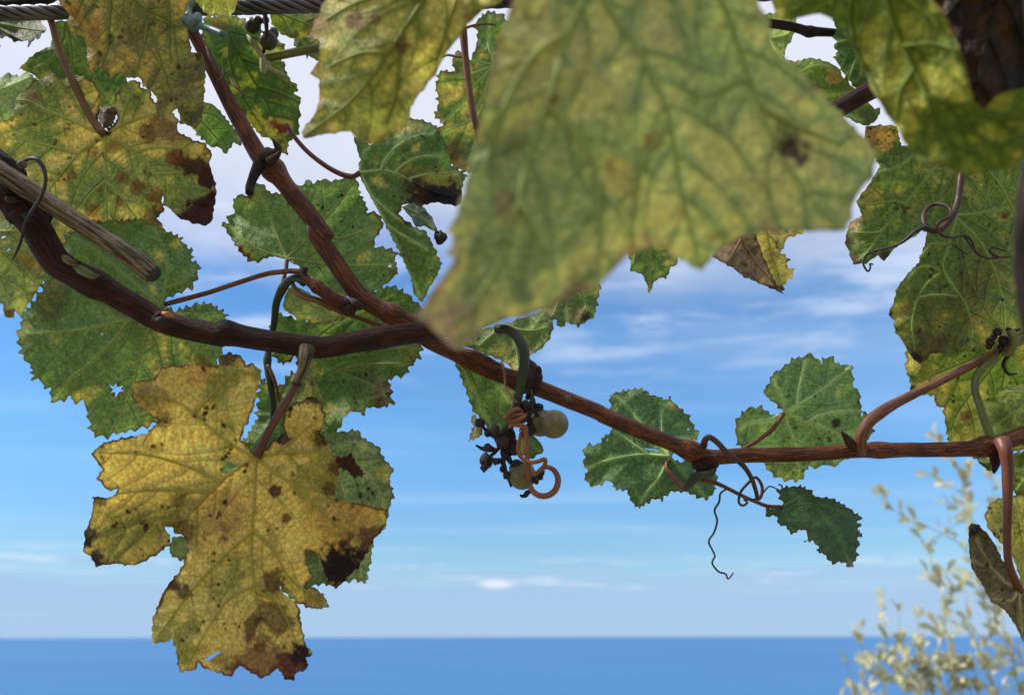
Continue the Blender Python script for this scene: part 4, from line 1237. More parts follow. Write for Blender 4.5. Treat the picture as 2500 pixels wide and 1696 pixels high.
spur = rod('weathered_spur', 'K4', [(-260, -140), (-80, 0), (100, 110), (300, 240), (500, 370), (700, 500), (850, 600), (985, 710)], [0.386, 0.385, 0.384, 0.383, 0.382, 0.381, 0.38, 0.379], [27, 26, 24, 22, 22, 22, 23, 22], M['grey_wood'], A, n=110, sides=18, rough=0.10, ridges=0.12, seed=111, label='grey weathered cut stub')
pa = path3('K4', [(972, 698), (986, 711), (998, 721)], [0.3795, 0.379, 0.3788], 3)
V, F, T = tube(pa, [mpx(18, .379), mpx(20, .379), mpx(17, .379)], 16, 0.1, 2)
mesh_obj('cut_end', V, F, M['endgrain'], spur, attrs=dict(tc=T))
V, F, T = blob(unproject(P('K4', [(140, 5)]), 0.370)[0], mpx(11, .37), (1, 1, 1), 3, 0.15, 14, 9)
mesh_obj('branch_stub', V, F, M['grey_wood'], spur, attrs=dict(tc=T))
rod('tendril', 'K1', [(150, 1035), (190, 1018), (240, 1025), (280, 1080), (293, 1170), (260, 1270), (210, 1350), (160, 1440), (130, 1560), (80, 1670)], [0.372, 0.369, 0.367, 0.367, 0.367, 0.369, 0.373, 0.38, 0.384, 0.386], [4, 5, 4.5, 4, 4, 4.5, 4.5, 4, 4, 2], M['tendril_dark'], A, n=60, sides=8, rough=0.15, seed=112)
rod('leaf_stub', 'K5', [(660, 1190), (645, 1240), (630, 1310), (605, 1380), (590, 1412)], [0.396, 0.392, 0.391, 0.391, 0.391], [20, 17, 13, 11.5, 11.5], M['grey_wood'], A, n=24, sides=12, rough=0.14, seed=113)
rod('bark_scale', 'K5', [(565, 1402), (590, 1410), (615, 1415)], [0.388, 0.387, 0.388], [5, 6, 5], M['bud'], A, n=8, sides=8, rough=0.3, seed=114)

YA, GA = srgb(204, 174, 84), srgb(142, 138, 60)
leaf(A, 'K6', [(800, 478), (752, 430), (760, 400), (790, 340), (815, 260), (835, 170), (845, 120), (810, 92), (775, 90), (755, 55), (710, 38), (660, 50), (645, 100), (560, 90), (510, 92), (400, 100), (375, 130), (355, 160), (262, 170), (262, 240), (300, 290), (350, 320), (385, 345), (340, 385), (330, 402), (200, 425), (120, 450), (82, 490), (105, 530), (125, 565), (105, 600), (135, 635), (150, 660), (195, 650), (190, 675), (150, 690), (85, 685), (90, 720), (75, 790), (55, 830), (48, 890), (40, 930), (70, 950), (105, 998), (170, 985), (270, 995), (340, 965), (400, 930), (435, 900), (430, 860), (412, 820), (440, 820), (455, 850), (500, 865), (505, 930), (490, 1000), (440, 1060), (400, 1120), (370, 1190), (350, 1250), (355, 1350), (440, 1330), (465, 1370), (465, 1440), (480, 1472), (548, 1465), (555, 1430), (600, 1460), (710, 1498), (740, 1440), (800, 1480), (855, 1502), (920, 1455), (950, 1505), (990, 1510), (1000, 1475), (1050, 1460), (1050, 1410), (1075, 1390), (1045, 1350), (1025, 1280), (1020, 1210), (1000, 1160), (1060, 1185), (1105, 1190), (1150, 1180), (1125, 1120), (1080, 1095), (1040, 1090), (1080, 1045), (1045, 990), (1050, 930), (1100, 945), (1120, 1000), (1150, 1080), (1180, 1100), (1220, 1060), (1280, 1000), (1310, 950), (1350, 880), (1400, 820), (1412, 745), (1380, 735), (1300, 720), (1200, 700), (1170, 670), (1190, 600), (1195, 510), (1165, 495), (1150, 450), (1110, 400), (1135, 330), (1110, 260), (1070, 230), (1040, 250), (990, 265), (950, 300), (935, 370), (950, 395), (900, 430), (860, 470), (835, 490)],
     [[(822, 508), (815, 600), (812, 700), (800, 850), (800, 980), (815, 1100), (835, 1250), (850, 1400), (858, 1480)], [(822, 508), (740, 555), (660, 620), (560, 720), (480, 790), (340, 790), (200, 840), (80, 880)], [(822, 508), (740, 470), (640, 400), (540, 310), (440, 250), (290, 220)], [(822, 508), (940, 490), (1080, 485), (1180, 502)], [(822, 508), (900, 570), (980, 625), (1100, 655), (1250, 690), (1390, 750)], [(660, 620), (560, 570), (420, 520), (280, 492), (120, 490)], [(610, 665), (500, 660), (350, 658), (170, 675)], [(802, 840), (700, 930), (560, 1070), (460, 1200), (370, 1320)], [(804, 830), (900, 930), (980, 1060), (1120, 1160)], [(812, 1085), (700, 1140), (620, 1250), (550, 1370), (510, 1460)], [(822, 1105), (920, 1170), (980, 1290), (1030, 1400)], [(1000, 640), (1120, 760), (1250, 870), (1300, 930)], [(900, 490), (1000, 420), (1100, 330)], [(540, 310), (620, 230), (720, 120)]],
     [(822, 508, 0.388), (700, 80, 0.39), (280, 220, 0.379), (100, 500, 0.383), (80, 900, 0.396), (430, 860, 0.392), (360, 1300, 0.384), (800, 1480, 0.374), (1000, 1450, 0.380), (1050, 1000, 0.386), (1390, 760, 0.396), (1200, 1050, 0.40), (1100, 300, 0.388), (820, 900, 0.382), (1180, 520, 0.392)],
     'large yellow leaf with brown-black edges and spots, hanging below the arm', 1, g=GA, y=YA, yel=0.78, ysc=130, vein_keep=0.5, mott=0.35, ta=4, rough=3.5, tl=22, h=3.2, rim=1.0, relief=0.0019, curl=0.003, edge_curl=0.004, edge=(0.30, 8), spots=(130, 3, 7), spot_col=srgb(58, 32, 26), vein_col=srgb(140, 134, 66), vr=(4.4, 1.1), sp2=70, sp3=18,
     patches=[(1230, 1010, 130, 1.0, srgb(36, 26, 32)), (1340, 860, 60, 0.8, srgb(70, 46, 44)), (1010, 1420, 85, 1.0, srgb(34, 24, 28)), (970, 1490, 60, 1.0, srgb(34, 24, 28)), (55, 880, 60, 0.95, srgb(46, 34, 44)), (95, 965, 45, 0.95, srgb(46, 34, 40)), (120, 700, 40, 0.7, srgb(60, 42, 44)), (640, 745, 110, 0.45, srgb(140, 96, 66), 1.5), (850, 1430, 120, 0.7, srgb(120, 74, 66), 1.3), (500, 840, 70, 0.7, srgb(96, 68, 44)), (1230, 770, 120, 0.4, srgb(140, 96, 72), 1.3), (900, 660, 32, 0.9, srgb(70, 36, 34)), (955, 780, 26, 0.8, srgb(80, 40, 36)), (1150, 640, 40, 0.7, srgb(90, 56, 40)), (900, 1080, 70, 0.8, srgb(64, 42, 30)), (900, 1240, 90, 0.7, srgb(70, 44, 34)), (800, 1270, 50, 0.7, srgb(60, 44, 26)), (300, 880, 220, 0.45, srgb(96, 90, 46)), (330, 230, 90, 0.5, srgb(110, 84, 56)), (390, 340, 50, 0.6, srgb(90, 76, 46)), (550, 120, 60, 0.5, srgb(196, 140, 96)), (700, 55, 40, 0.8, srgb(70, 50, 40)), (950, 430, 40, 0.9, srgb(52, 36, 28)), (1120, 420, 50, 0.8, srgb(52, 36, 30)), (1180, 560, 40, 0.8, srgb(96, 60, 46)), (480, 690, 50, 0.6, srgb(90, 64, 42)), (500, 1120, 40, 0.8, srgb(84, 66, 36)), (1090, 1140, 60, 0.5, srgb(120, 84, 60)), (660, 1420, 50, 0.5, srgb(96, 70, 50)), (850, 1330, 60, 0.6, srgb(110, 70, 50)), (1080, 250, 30, 0.9, srgb(50, 40, 34))],  # broad olive patch: the left lobe's fold shade put into the colour
     holes=[[(585, 1420), (620, 1395), (655, 1378), (662, 1384), (630, 1405), (600, 1425)], [(655, 560), (700, 530), (738, 545), (725, 575), (690, 580), (660, 578)], [(1085, 1000), (1092, 985), (1096, 990), (1090, 1006)], [(925, 1090), (940, 1085), (1000, 1130), (1010, 1150), (985, 1150), (945, 1120)]],
     petiole=('K6', [(1010, 165), (975, 230), (930, 300), (890, 370), (855, 440), (824, 506)]), pet_r=(9, 9.5, 11), pet_d=0.391, pet_mat='redpet')
leaf(A, 'K6', [(1180, 500), (1215, 508), (1245, 492), (1268, 530), (1312, 580), (1300, 597), (1265, 600), (1240, 572), (1195, 558), (1178, 530)], [[(1185, 520), (1240, 530), (1300, 588)]], [(1185, 520, 0.389), (1245, 500, 0.381), (1300, 590, 0.388)], None, 26, g=srgb(48, 32, 32), y=srgb(70, 46, 42), yel=0.3, ta=5, tl=14, rough=4, relief=0.0015, sp2=24, vr=(1.6, 0.6), vein_col=srgb(60, 40, 36), name='curled_lobe')

# the blue-green leaf behind the yellow one
leaf(A, 'K6', [(1110, 400), (1180, 395), (1280, 385), (1300, 420), (1370, 460), (1400, 520), (1440, 560), (1420, 610), (1440, 670), (1420, 740), (1400, 830), (1345, 870), (1340, 960), (1315, 1075), (1260, 1060), (1180, 1080), (1100, 1080), (1060, 1090), (1000, 1160), (940, 1110), (910, 1060), (960, 940), (1000, 870), (700, 1000), (520, 960), (480, 975), (430, 940), (440, 870), (500, 860), (700, 800), (1000, 700), (1060, 560)],
     [[(1130, 480), (1250, 540), (1330, 600), (1380, 680), (1380, 760)], [(1130, 480), (1200, 640), (1250, 800), (1290, 1040)], [(1130, 480), (1060, 700), (1000, 900), (960, 1080)], [(1130, 480), (1250, 440), (1360, 480)]],
     [(1130, 480, 0.418), (1400, 600, 0.425), (1290, 1040, 0.42), (960, 1080, 0.412), (500, 920, 0.412)], 'dull blue-green leaf peeping out behind the yellow one', 2, g=srgb(98, 116, 76), yel=-0.3, tl=24, ta=8, vein_col=srgb(150, 160, 116), spots=(30, 2, 5), patches=[(1330, 660, 60, 0.4, srgb(74, 84, 72)), (1200, 1070, 40, 0.6, srgb(70, 70, 60))], curl=0.004)

# --- D: leaves hanging from the shoot above the arm
Dd = shoot('grapevine shoot with brown-edged yellow and dull olive leaves hanging under the cable', 'K1', (330, -60), 0.45)
rod('cane', 'K1', [(-300, 60), (-100, 20), (60, 40), (200, 20), (330, -40), (520, -140), (700, -280)], [0.455, 0.45, 0.448, 0.452, 0.456, 0.46, 0.46], [22, 20, 18, 18, 17, 16], M['old_wood'], Dd, n=50, sides=12, rough=0.12, seed=130)
leaf(Dd, 'K1', [(690, 820), (700, 860), (650, 850), (620, 790), (640, 700), (645, 600), (600, 530), (540, 490), (480, 485), (400, 500), (340, 465), (300, 490), (210, 520), (180, 560), (100, 630), (90, 700), (110, 720), (60, 760), (0, 780), (-60, 830), (-80, 900), (-40, 960), (0, 1000), (20, 1100), (70, 1220), (150, 1380), (280, 1520), (400, 1580), (500, 1520), (580, 1450), (700, 1440), (850, 1420), (920, 1440), (980, 1470), (1060, 1480), (1010, 1400), (1060, 1340), (1040, 1310), (1100, 1350), (1150, 1400), (1230, 1430), (1320, 1448), (1360, 1420), (1375, 1330), (1390, 1220), (1370, 1130), (1345, 1050), (1362, 985), (1310, 920), (1230, 900), (1180, 860), (1140, 850), (1145, 770), (1090, 700), (1000, 660), (975, 630), (970, 570), (905, 570), (895, 520), (830, 520), (770, 560), (735, 620), (735, 690), (755, 770), (720, 805)],
     [[(672, 868), (676, 1000), (680, 1160), (684, 1300), (688, 1420)], [(672, 868), (580, 930), (500, 990), (400, 1110), (330, 1200), (270, 1320)], [(672, 868), (560, 820), (440, 765), (320, 715), (190, 650), (110, 640)], [(672, 868), (780, 925), (870, 980), (1000, 1110), (1130, 1240), (1280, 1380)], [(672, 868), (770, 812), (900, 760), (1000, 730)], [(500, 985), (350, 945), (200, 910), (50, 890)], [(680, 1165), (600, 1230), (520, 1340)], [(680, 1165), (760, 1240), (830, 1340), (880, 1400)], [(870, 978), (960, 950), (1080, 950), (1200, 960)], [(1010, 1115), (1120, 1110), (1250, 1100)], [(380, 1115), (300, 1095), (180, 1090)], [(770, 812), (800, 700), (850, 580)]],
     [(672, 868, 0.436), (340, 480, 0.44), (0, 880, 0.444), (250, 1300, 0.442), (700, 1430, 0.436), (1330, 1400, 0.428), (1350, 1000, 0.432), (870, 540, 0.44), (1060, 1450, 0.434)],
     'yellow-green leaf with broad dark brown scorched margin', 3, g=srgb(116, 130, 60), y=srgb(190, 166, 80), yel=0.68, ysc=110, vein_keep=0.6, ta=4, rough=2.5, h=3.2, rim=0.9, relief=0.0016, curl=0.003, edge=(0.0, 8), spots=(90, 3, 6), spot_col=srgb(110, 70, 40), vein_col=srgb(150, 158, 88), vr=(4.6, 1.2), sp2=70, sp3=18,
     patches=[(1340, 1150, 75, 1.0, srgb(64, 34, 30)), (1270, 1400, 130, 1.0, srgb(70, 40, 38), 1.3), (1350, 1290, 70, 1.0, srgb(64, 36, 34)), (1250, 1060, 80, 0.9, srgb(70, 38, 30), 1.6), (1090, 820, 90, 0.75, srgb(140, 92, 66), 1.4), (940, 860, 55, 0.75, srgb(130, 84, 56)), (1120, 1010, 55, 0.8, srgb(130, 80, 50)), (880, 1210, 50, 0.75, srgb(120, 70, 46)), (1000, 1260, 70, 0.8, srgb(110, 66, 44)), (1000, 1420, 90, 0.8, srgb(110, 80, 50)), (780, 1140, 50, 0.7, srgb(120, 76, 44)), (600, 1350, 60, 0.7, srgb(120, 76, 44)), (770, 1300, 40, 0.7, srgb(120, 76, 44)), (640, 1220, 40, 0.6, srgb(120, 80, 50)), (200, 635, 60, 0.7, srgb(130, 90, 50)), (590, 980, 40, 0.6, srgb(110, 84, 44)), (690, 750, 60, 0.9, srgb(70, 50, 34)), (440, 1130, 60, 0.5, srgb(110, 88, 44)), (740, 940, 50, 0.6, srgb(120, 84, 48)), (1340, 960, 40, 0.6, srgb(120, 70, 46))],
     holes=[[(1035, 1290), (1045, 1255), (1052, 1275), (1045, 1310)]],
     petiole=('K1', [(310, 90), (340, 170), (370, 290), (430, 440), (500, 590), (570, 730), (630, 820), (670, 862)]), pet_r=(8, 9, 9, 10), pet_d=0.446, pet_mat='brownpet')
leaf(Dd, 'K1', [(350, -20), (440, 80), (450, 200), (540, 240), (565, 330), (570, 470), (640, 440), (710, 500), (770, 470), (830, 500), (900, 500), (910, 560), (960, 570), (1000, 620), (1010, 740), (1030, 770), (1070, 735), (1140, 700), (1160, 790), (1200, 800), (1260, 830), (1300, 760), (1310, 600), (1320, 420), (1300, 340), (1230, 330), (1200, 200), (1190, 100), (1210, 0), (1150, -200), (700, -300), (400, -200)],
     [[(720, -200), (710, 0), (700, 200), (690, 330), (650, 430)], [(720, -200), (900, 30), (1060, 120), (1180, 200)], [(720, -200), (950, 150), (1020, 350), (1090, 560), (1180, 780)], [(720, -200), (560, -50), (480, 120)], [(950, 150), (920, 300), (880, 440)], [(1080, 0), (1090, 300), (1110, 400)]],
     [(720, -200, 0.41), (450, 100, 0.408), (650, 450, 0.404), (1000, 620, 0.402), (1200, 800, 0.407), (1270, 350, 0.412)],
     'dull olive leaf, ochre along one side, draped over the cable', 4, g=srgb(108, 112, 54), y=srgb(168, 142, 58), yel=0.25, ysc=150, ta=2, rough=5, mott=0.55, relief=0.0011, spots=(60, 3, 8), spot_col=srgb(70, 62, 36), vein_col=srgb(104, 112, 48), curl=0.004,
     patches=[(480, 130, 110, 0.6, srgb(186, 140, 60)), (600, 260, 110, 0.55, srgb(178, 146, 66)), (600, 210, 40, 0.5, srgb(150, 96, 50)), (460, 90, 40, 0.6, srgb(150, 90, 46)), (1150, 560, 220, 0.75, srgb(104, 104, 66)), (1080, 680, 120, 0.6, srgb(120, 112, 76)), (1220, 400, 90, 0.6, srgb(96, 100, 66)), (1240, 740, 60, 0.6, srgb(70, 66, 36)), (850, 150, 150, 0.4, srgb(80, 86, 34)), (1050, 100, 120, 0.5, srgb(84, 86, 34)), (740, 420, 90, 0.45, srgb(150, 138, 80))], holes=[[(905, 545), (912, 530), (916, 560), (908, 575)]])
leaf(Dd, 'K1', [(120, 440), (230, 340), (320, 300), (350, 230), (325, 140), (450, 130), (620, 200), (760, 400), (840, 560), (780, 700), (700, 770), (610, 740), (420, 640), (260, 520), (200, 470)],
     [[(420, 140), (400, 260), (330, 380), (220, 440)], [(420, 140), (500, 300), (600, 500), (680, 640)], [(420, 140), (460, 330), (450, 520)]], [(420, 140, 0.456), (200, 440, 0.457), (680, 640, 0.462)], 'deep green leaf half hidden behind a petiole', 5, g=srgb(74, 104, 44), yel=-0.2, ta=3, ter_dark=0.25)
leaf(Dd, 'K1', [(0, 490), (60, 470), (120, 490), (180, 460), (225, 500), (300, 600), (240, 780), (100, 830), (0, 800), (-150, 760), (-200, 600), (-100, 500)],
     [[(-150, 620), (0, 660), (120, 740)], [(-150, 620), (40, 560), (180, 500)]], [(-150, 620, 0.468), (200, 500, 0.472), (150, 780, 0.466)], 'pale green leaf edge among darker leaves', 6, g=srgb(126, 152, 92), yel=-0.2, ta=6, vein_col=srgb(160, 176, 120))
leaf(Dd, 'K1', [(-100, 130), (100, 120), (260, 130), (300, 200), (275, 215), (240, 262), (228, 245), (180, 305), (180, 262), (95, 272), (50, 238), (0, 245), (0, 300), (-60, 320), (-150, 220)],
     [[(-60, 140), (80, 170), (200, 190), (290, 200)], [(-60, 140), (60, 220), (180, 280)]], [(-60, 140, 0.47), (290, 200, 0.468), (100, 270, 0.464)], 'dark leaf scrap below the cable', 7, g=srgb(58, 78, 36), yel=0.1, y=srgb(96, 96, 40), ta=4, patches=[(90, 240, 50, 0.8, srgb(48, 36, 44)), (20, 240, 40, 0.6, srgb(48, 36, 40))], sp2=40)  # dark green base colour with blackish blotches
leaf(Dd, 'K4', [(0, 230), (80, 320), (150, 420), (230, 520), (300, 600), (305, 680), (270, 770), (200, 880), (130, 975), (95, 945), (90, 990), (30, 985), (20, 905), (0, 890), (-100, 800), (-200, 500), (-100, 300)],
     [[(-120, 420), (0, 560), (120, 680), (250, 780)], [(-120, 420), (20, 430), (120, 420)], [(-120, 420), (-20, 680), (60, 900)], [(0, 560), (140, 580), (290, 640)]], [(-120, 420, 0.436), (280, 640, 0.436), (60, 960, 0.432)], 'yellowish leaf with grey-brown blotches behind the arm', 8, g=srgb(118, 134, 70), y=srgb(176, 162, 86), yel=0.35, ta=3, patches=[(240, 640, 90, 0.6, srgb(150, 112, 60)), (60, 960, 40, 0.9, srgb(96, 70, 64)), (170, 620, 100, 0.45, srgb(74, 64, 46)), (40, 430, 40, 0.4, srgb(90, 70, 50)), (280, 640, 40, 0.8, srgb(216, 176, 90)), (220, 850, 60, 0.4, srgb(84, 74, 54))], holes=[[(10, 470), (25, 462), (42, 468), (25, 474), (12, 482)], [(40, 560), (60, 542), (66, 548), (46, 566)]])

leaf(Dd, 'K1', [(630, 690), (700, 680), (750, 690), (748, 735), (735, 760), (728, 800), (690, 830), (655, 815), (625, 760)], [[(640, 700), (690, 760), (715, 800)]], [(640, 700, 0.444), (715, 800, 0.441)], None, 9, g=srgb(66, 52, 34), y=srgb(96, 76, 44), yel=0.2, ta=5, tl=14, sp2=24, vr=(1.6, 0.6), vein_col=srgb(80, 64, 44))

# --- E: leaves behind the upper part of the reddish cane
E = shoot('green grapevine shoot with a cut stem end and shrivelled dark grapes behind the cable', 'K2', (1000, 300), 0.475)
rod('cane', 'K2', [(1500, 240), (1300, 265), (1150, 285), (1000, 310), (850, 335), (720, 360), (640, 372)], [0.47, 0.468, 0.466, 0.464, 0.462, 0.461, 0.46], [12, 11.5, 11, 11, 10.5, 10.5, 10], M['greenstem'], E, n=40, sides=12, rough=0.05, seed=140, label='yellow-green cut stem')
for i, pts in enumerate([[(640, 372), (600, 320), (560, 260), (535, 225)], [(640, 370), (630, 420), (645, 470), (640, 440)], [(655, 400), (680, 440), (740, 470), (800, 500)], [(640, 380), (660, 440), (650, 465)]]):
    rod('dry_bract', 'K2', pts, [0.455, 0.452, 0.452, 0.454], [7, 6, 7, 2], M['fuzz'], E, n=18, sides=8, rough=0.5, seed=141 + i)
cl2 = rod('grape_cluster', 'K2', [(640, 40), (650, 110), (660, 200), (650, 290), (640, 340)], [0.45, 0.447, 0.446, 0.45, 0.455], [6, 6, 5, 5, 4], M['black'], E, n=24, sides=8, rough=0.2, seed=150, label='small shrivelled dark grape cluster')
for i, (x, y_, r_, d) in enumerate([(672, 260, 22, 0.452), (572, 165, 19, 0.456), (600, 135, 12, 0.45), (650, 130, 10, 0.45), (700, 215, 14, 0.458)]):
    V, F, T = blob(unproject(P('K2', [(x, y_)]), d)[0], mpx(r_, d), (1, 1, 1.05), i + 30, 0.06, 20, 13)
    mesh_obj('grape', V, F, M['grape_dark'], cl2)
leaf(E, 'K2', [(260, 110), (450, 100), (560, 140), (700, 240), (780, 290), (760, 380), (790, 490), (870, 575), (840, 590), (885, 655), (865, 680), (880, 740), (865, 790), (870, 860), (830, 880), (800, 920), (790, 1000), (740, 960), (700, 900), (620, 870), (520, 760), (400, 620), (300, 400), (240, 220)],
     [[(420, 200), (500, 380), (600, 560), (700, 740), (790, 960)], [(500, 380), (640, 430), (760, 500), (860, 580)], [(600, 560), (740, 600), (870, 660)], [(420, 200), (430, 420), (520, 640), (640, 840)], [(420, 200), (600, 250), (760, 300)], [(700, 740), (800, 760), (868, 790)]],
     [(420, 200, 0.468), (860, 580, 0.472), (780, 960, 0.456), (520, 740, 0.456), (300, 300, 0.462)], 'glossy deep green leaf with yellow flame along its midrib and rusty spot', 41, g=srgb(62, 92, 30), y=srgb(178, 174, 56), yel=0.06, ysc=120, ta=7, patches=[(450, 560, 70, 0.8, srgb(186, 186, 70)), (560, 780, 80, 0.9, srgb(196, 190, 64)), (540, 520, 60, 0.7, srgb(170, 180, 60)), (720, 820, 75, 0.8, srgb(206, 180, 84), 1.2), (745, 830, 32, 1.0, srgb(138, 58, 34), 1.3), (700, 790, 22, 0.9, srgb(146, 66, 38)), (680, 880, 50, 0.7, srgb(190, 186, 70)), (770, 950, 40, 0.7, srgb(196, 170, 76)), (400, 340, 40, 0.5, srgb(170, 176, 80)), (740, 610, 70, 0.4, srgb(104, 92, 44)), (340, 170, 50, 0.6, srgb(130, 70, 40)), (480, 470, 40, 0.6, srgb(170, 180, 60))], relief=-0.0012, vein_col=srgb(84, 104, 40))
leaf(E, 'K2', [(150, 700), (240, 640), (330, 680), (400, 760), (500, 890), (490, 945), (455, 910), (405, 985), (340, 940), (300, 945), (200, 850)], [[(180, 720), (280, 820), (400, 960)], [(180, 720), (330, 740), (480, 900)]], [(180, 720, 0.462), (400, 960, 0.462), (480, 900, 0.466)], 'bright green leaf corner beside the reddish cane', 42, g=srgb(96, 130, 58), yel=-0.25, ta=7, ter_dark=0.3, sp3=16)
leaf(E, 'K2', [(170, -80), (190, 0), (230, 40), (250, 70), (275, 95), (300, 122), (320, 95), (350, 122), (372, 98), (430, 118), (440, 85), (460, 60), (478, 0), (470, -90), (350, -160), (230, -150)], [[(330, -120), (330, 0), (320, 90)], [(330, -120), (400, 0), (430, 100)], [(330, -120), (260, 0), (260, 70)]], [(330, -120, 0.424), (320, 90, 0.420), (450, 0, 0.421)], 'bright lemon-yellow leaf tip lying over the cable', 43, g=srgb(176, 184, 56), y=srgb(216, 206, 78), yel=0.6, ta=5, tl=18, vein_col=srgb(200, 200, 90))
leaf(E, 'K2', [(680, 80), (760, 70), (1000, 70), (1060, 120), (1010, 210), (900, 245), (820, 248), (760, 225), (720, 190), (690, 150)], [[(720, 80), (780, 140), (830, 240)], [(720, 80), (860, 130), (1000, 190)]], [(720, 80, 0.468), (830, 240, 0.466), (1000, 150, 0.47)], 'yellow-green leaf tucked under the cable', 44, g=srgb(104, 120, 32), y=srgb(182, 174, 46), yel=0.4, ysc=50, ta=4, patches=[(830, 235, 40, 0.7, srgb(70, 50, 34)), (960, 160, 70, 0.6, srgb(80, 76, 34))])
leaf(E, 'K2', [(830, 240), (900, 230), (1000, 250), (1020, 400), (980, 390), (930, 360), (915, 380), (900, 320), (850, 300), (835, 290)], [[(860, 240), (920, 300), (980, 380)]], [(860, 240, 0.485), (980, 380, 0.485)], None, 45, g=srgb(70, 96, 40), yel=0.0, ta=4)
leaf(E, 'K2', [(660, 390), (720, 400), (770, 395), (785, 425), (770, 440), (800, 500), (860, 560), (780, 540), (700, 480), (670, 440)], [[(670, 400), (740, 440), (800, 510)]], [(670, 400, 0.464), (840, 550, 0.468)], None, 46, g=srgb(112, 138, 80), yel=0.0, ta=5, sp2=40, vr=(2, 0.6))

# --- G: tips behind the big foreground leaf
G_ = shoot('grapevine shoot behind the big blurred leaf, a curled dead leaf hanging out below', 'K12', (1300, 500), 0.47)
leaf(G_, 'K12', [(920, 1060), (945, 1110), (945, 1160), (990, 1170), (1010, 1200), (1025, 1260), (1045, 1210), (1060, 1190), (1100, 1190), (1120, 1140), (1145, 1135), (1150, 1090), (1180, 850), (1050, 760), (920, 850)], [[(1050, 780), (1040, 950), (1030, 1100), (1025, 1240)], [(1050, 850), (1090, 1000), (1130, 1120)], [(1050, 850), (980, 1000), (955, 1130)]], [(1050, 780, 0.47), (1025, 1250, 0.462), (1150, 1090, 0.466)], 'small green pointed leaf tip', 51, g=srgb(88, 118, 54), yel=0.05, ta=5, ter_dark=0.25)
leaf(G_, 'K12', [(1470, 940), (1560, 930), (1690, 960), (1685, 1000), (1610, 1020), (1590, 1080), (1630, 1110), (1610, 1140), (1645, 1150), (1640, 1190), (1600, 1215), (1600, 1250), (1560, 1220), (1500, 1150), (1450, 1050)], [[(1520, 940), (1540, 1050), (1570, 1150), (1598, 1240)], [(1530, 1000), (1590, 1060), (1630, 1170)]], [(1520, 940, 0.462), (1600, 1240, 0.455), (1640, 1000, 0.466)], 'tattered yellow leaf edge, half curled', 52, g=srgb(150, 146, 60), y=srgb(192, 172, 86), yel=0.7, ta=7, tl=18, rough=4, spots=(24, 2, 6), patches=[(1620, 1100, 18, 0.9, DARK), (1540, 1100, 40, 0.4, srgb(120, 90, 60)), (1595, 1230, 20, 0.9, srgb(90, 66, 60)), (1530, 960, 60, 0.5, srgb(150, 150, 60))])
leaf(G_, 'K12', [(1290, 1095), (1330, 1040), (1400, 1000), (1480, 1000), (1510, 1090), (1560, 1200), (1602, 1258), (1550, 1235), (1520, 1222), (1480, 1205), (1430, 1185), (1380, 1145)], [[(1420, 1020), (1470, 1110), (1560, 1215)], [(1420, 1020), (1380, 1090), (1360, 1120)]], [(1420, 1020, 0.452), (1590, 1245, 0.45), (1330, 1090, 0.444)], 'crumpled grey-brown dead leaf fold', 53, g=srgb(104, 84, 68), y=srgb(128, 106, 82), yel=0.4, ta=3, relief=0.0022, mott=0.9, edge=(0.4, 12), vein_col=srgb(120, 98, 74), brown=srgb(76, 56, 50), dark=srgb(52, 38, 38), spots=(30, 2, 5), h=4)

# --- H: the cluster of leaves at the end of the long cane
Hh = shoot('grapevine shoot with big wrinkled olive leaves, a looping brown tendril and a knotted stub', 'K10', (1450, 1130), 0.44)
rod('cane', 'K10', [(1850, 950), (1700, 1020), (1580, 1110), (1480, 1160), (1410, 1190), (1370, 1260), (1310, 1310), (1270, 1370), (1262, 1450), (1290, 1540), (1320, 1640), (1360, 1740), (1400, 1830)], [0.45, 0.446, 0.443, 0.441, 0.439, 0.436, 0.434, 0.432, 0.43, 0.428, 0.426, 0.424, 0.423], [10, 10, 12, 15, 14, 11, 10, 9, 9, 9, 9.5, 10, 10], M['greenstem'], Hh, n=80, sides=11, rough=0.08, seed=160, label='bent green stem')
for i, (x, y_, r_) in enumerate([(1450, 1135, 14), (1405, 1075, 11), (1360, 1140, 11), (1355, 1170, 8), (1430, 1180, 9), (1385, 1110, 8)]):
    c3 = unproject(P('K10', [(x, y_)]), 0.430)[0]
    V, F, T = blob(c3, mpx(r_, 0.43), (1, 0.8, 1), i + 50, 0.3, 16, 10)
    st = mesh_obj('stalk_stub', V, F, M['bud'], Hh)
    tow = (CAM_LOC - c3) / np.linalg.norm(CAM_LOC - c3)
    an = np.linspace(0, 2 * math.pi, 13)
    e1 = np.cross(tow, (0, 0, 1)); e1 /= np.linalg.norm(e1)
    e2 = np.cross(tow, e1)
    rp_ = c3 + tow * mpx(r_, .43) * 0.7 + mpx(r_, .43) * 0.62 * (np.cos(an)[:, None] * e1 + np.sin(an)[:, None] * e2)
    V, F, T = tube(rp_, mpx(r_ * 0.22, .43), 6, 0.2, i, cap=False)
    mesh_obj('rim', V, F, M['old_wood'], st, attrs=dict(tc=T))
rod('knot', 'K10', [(1470, 1060), (1500, 1090), (1510, 1150), (1480, 1210), (1430, 1215)], [0.436, 0.432, 0.432, 0.434, 0.436], [6, 11, 12, 11, 6], M['greenstem'], Hh, n=22, sides=9, rough=0.3, seed=166)
rod('stalk', 'K10', [(1500, 1215), (1450, 1260), (1445, 1300), (1480, 1350), (1530, 1345)], [0.438, 0.436, 0.436, 0.437, 0.438], [5, 4, 3.5, 3.5, 2], M['black'], Hh, n=20, sides=7, rough=0.3, seed=167)
rod('stalk', 'K10', [(1470, 1060), (1500, 1070), (1550, 1062)], [0.434, 0.432, 0.434], [5, 4, 3], M['black'], Hh, n=10, sides=7, rough=0.3, seed=168)

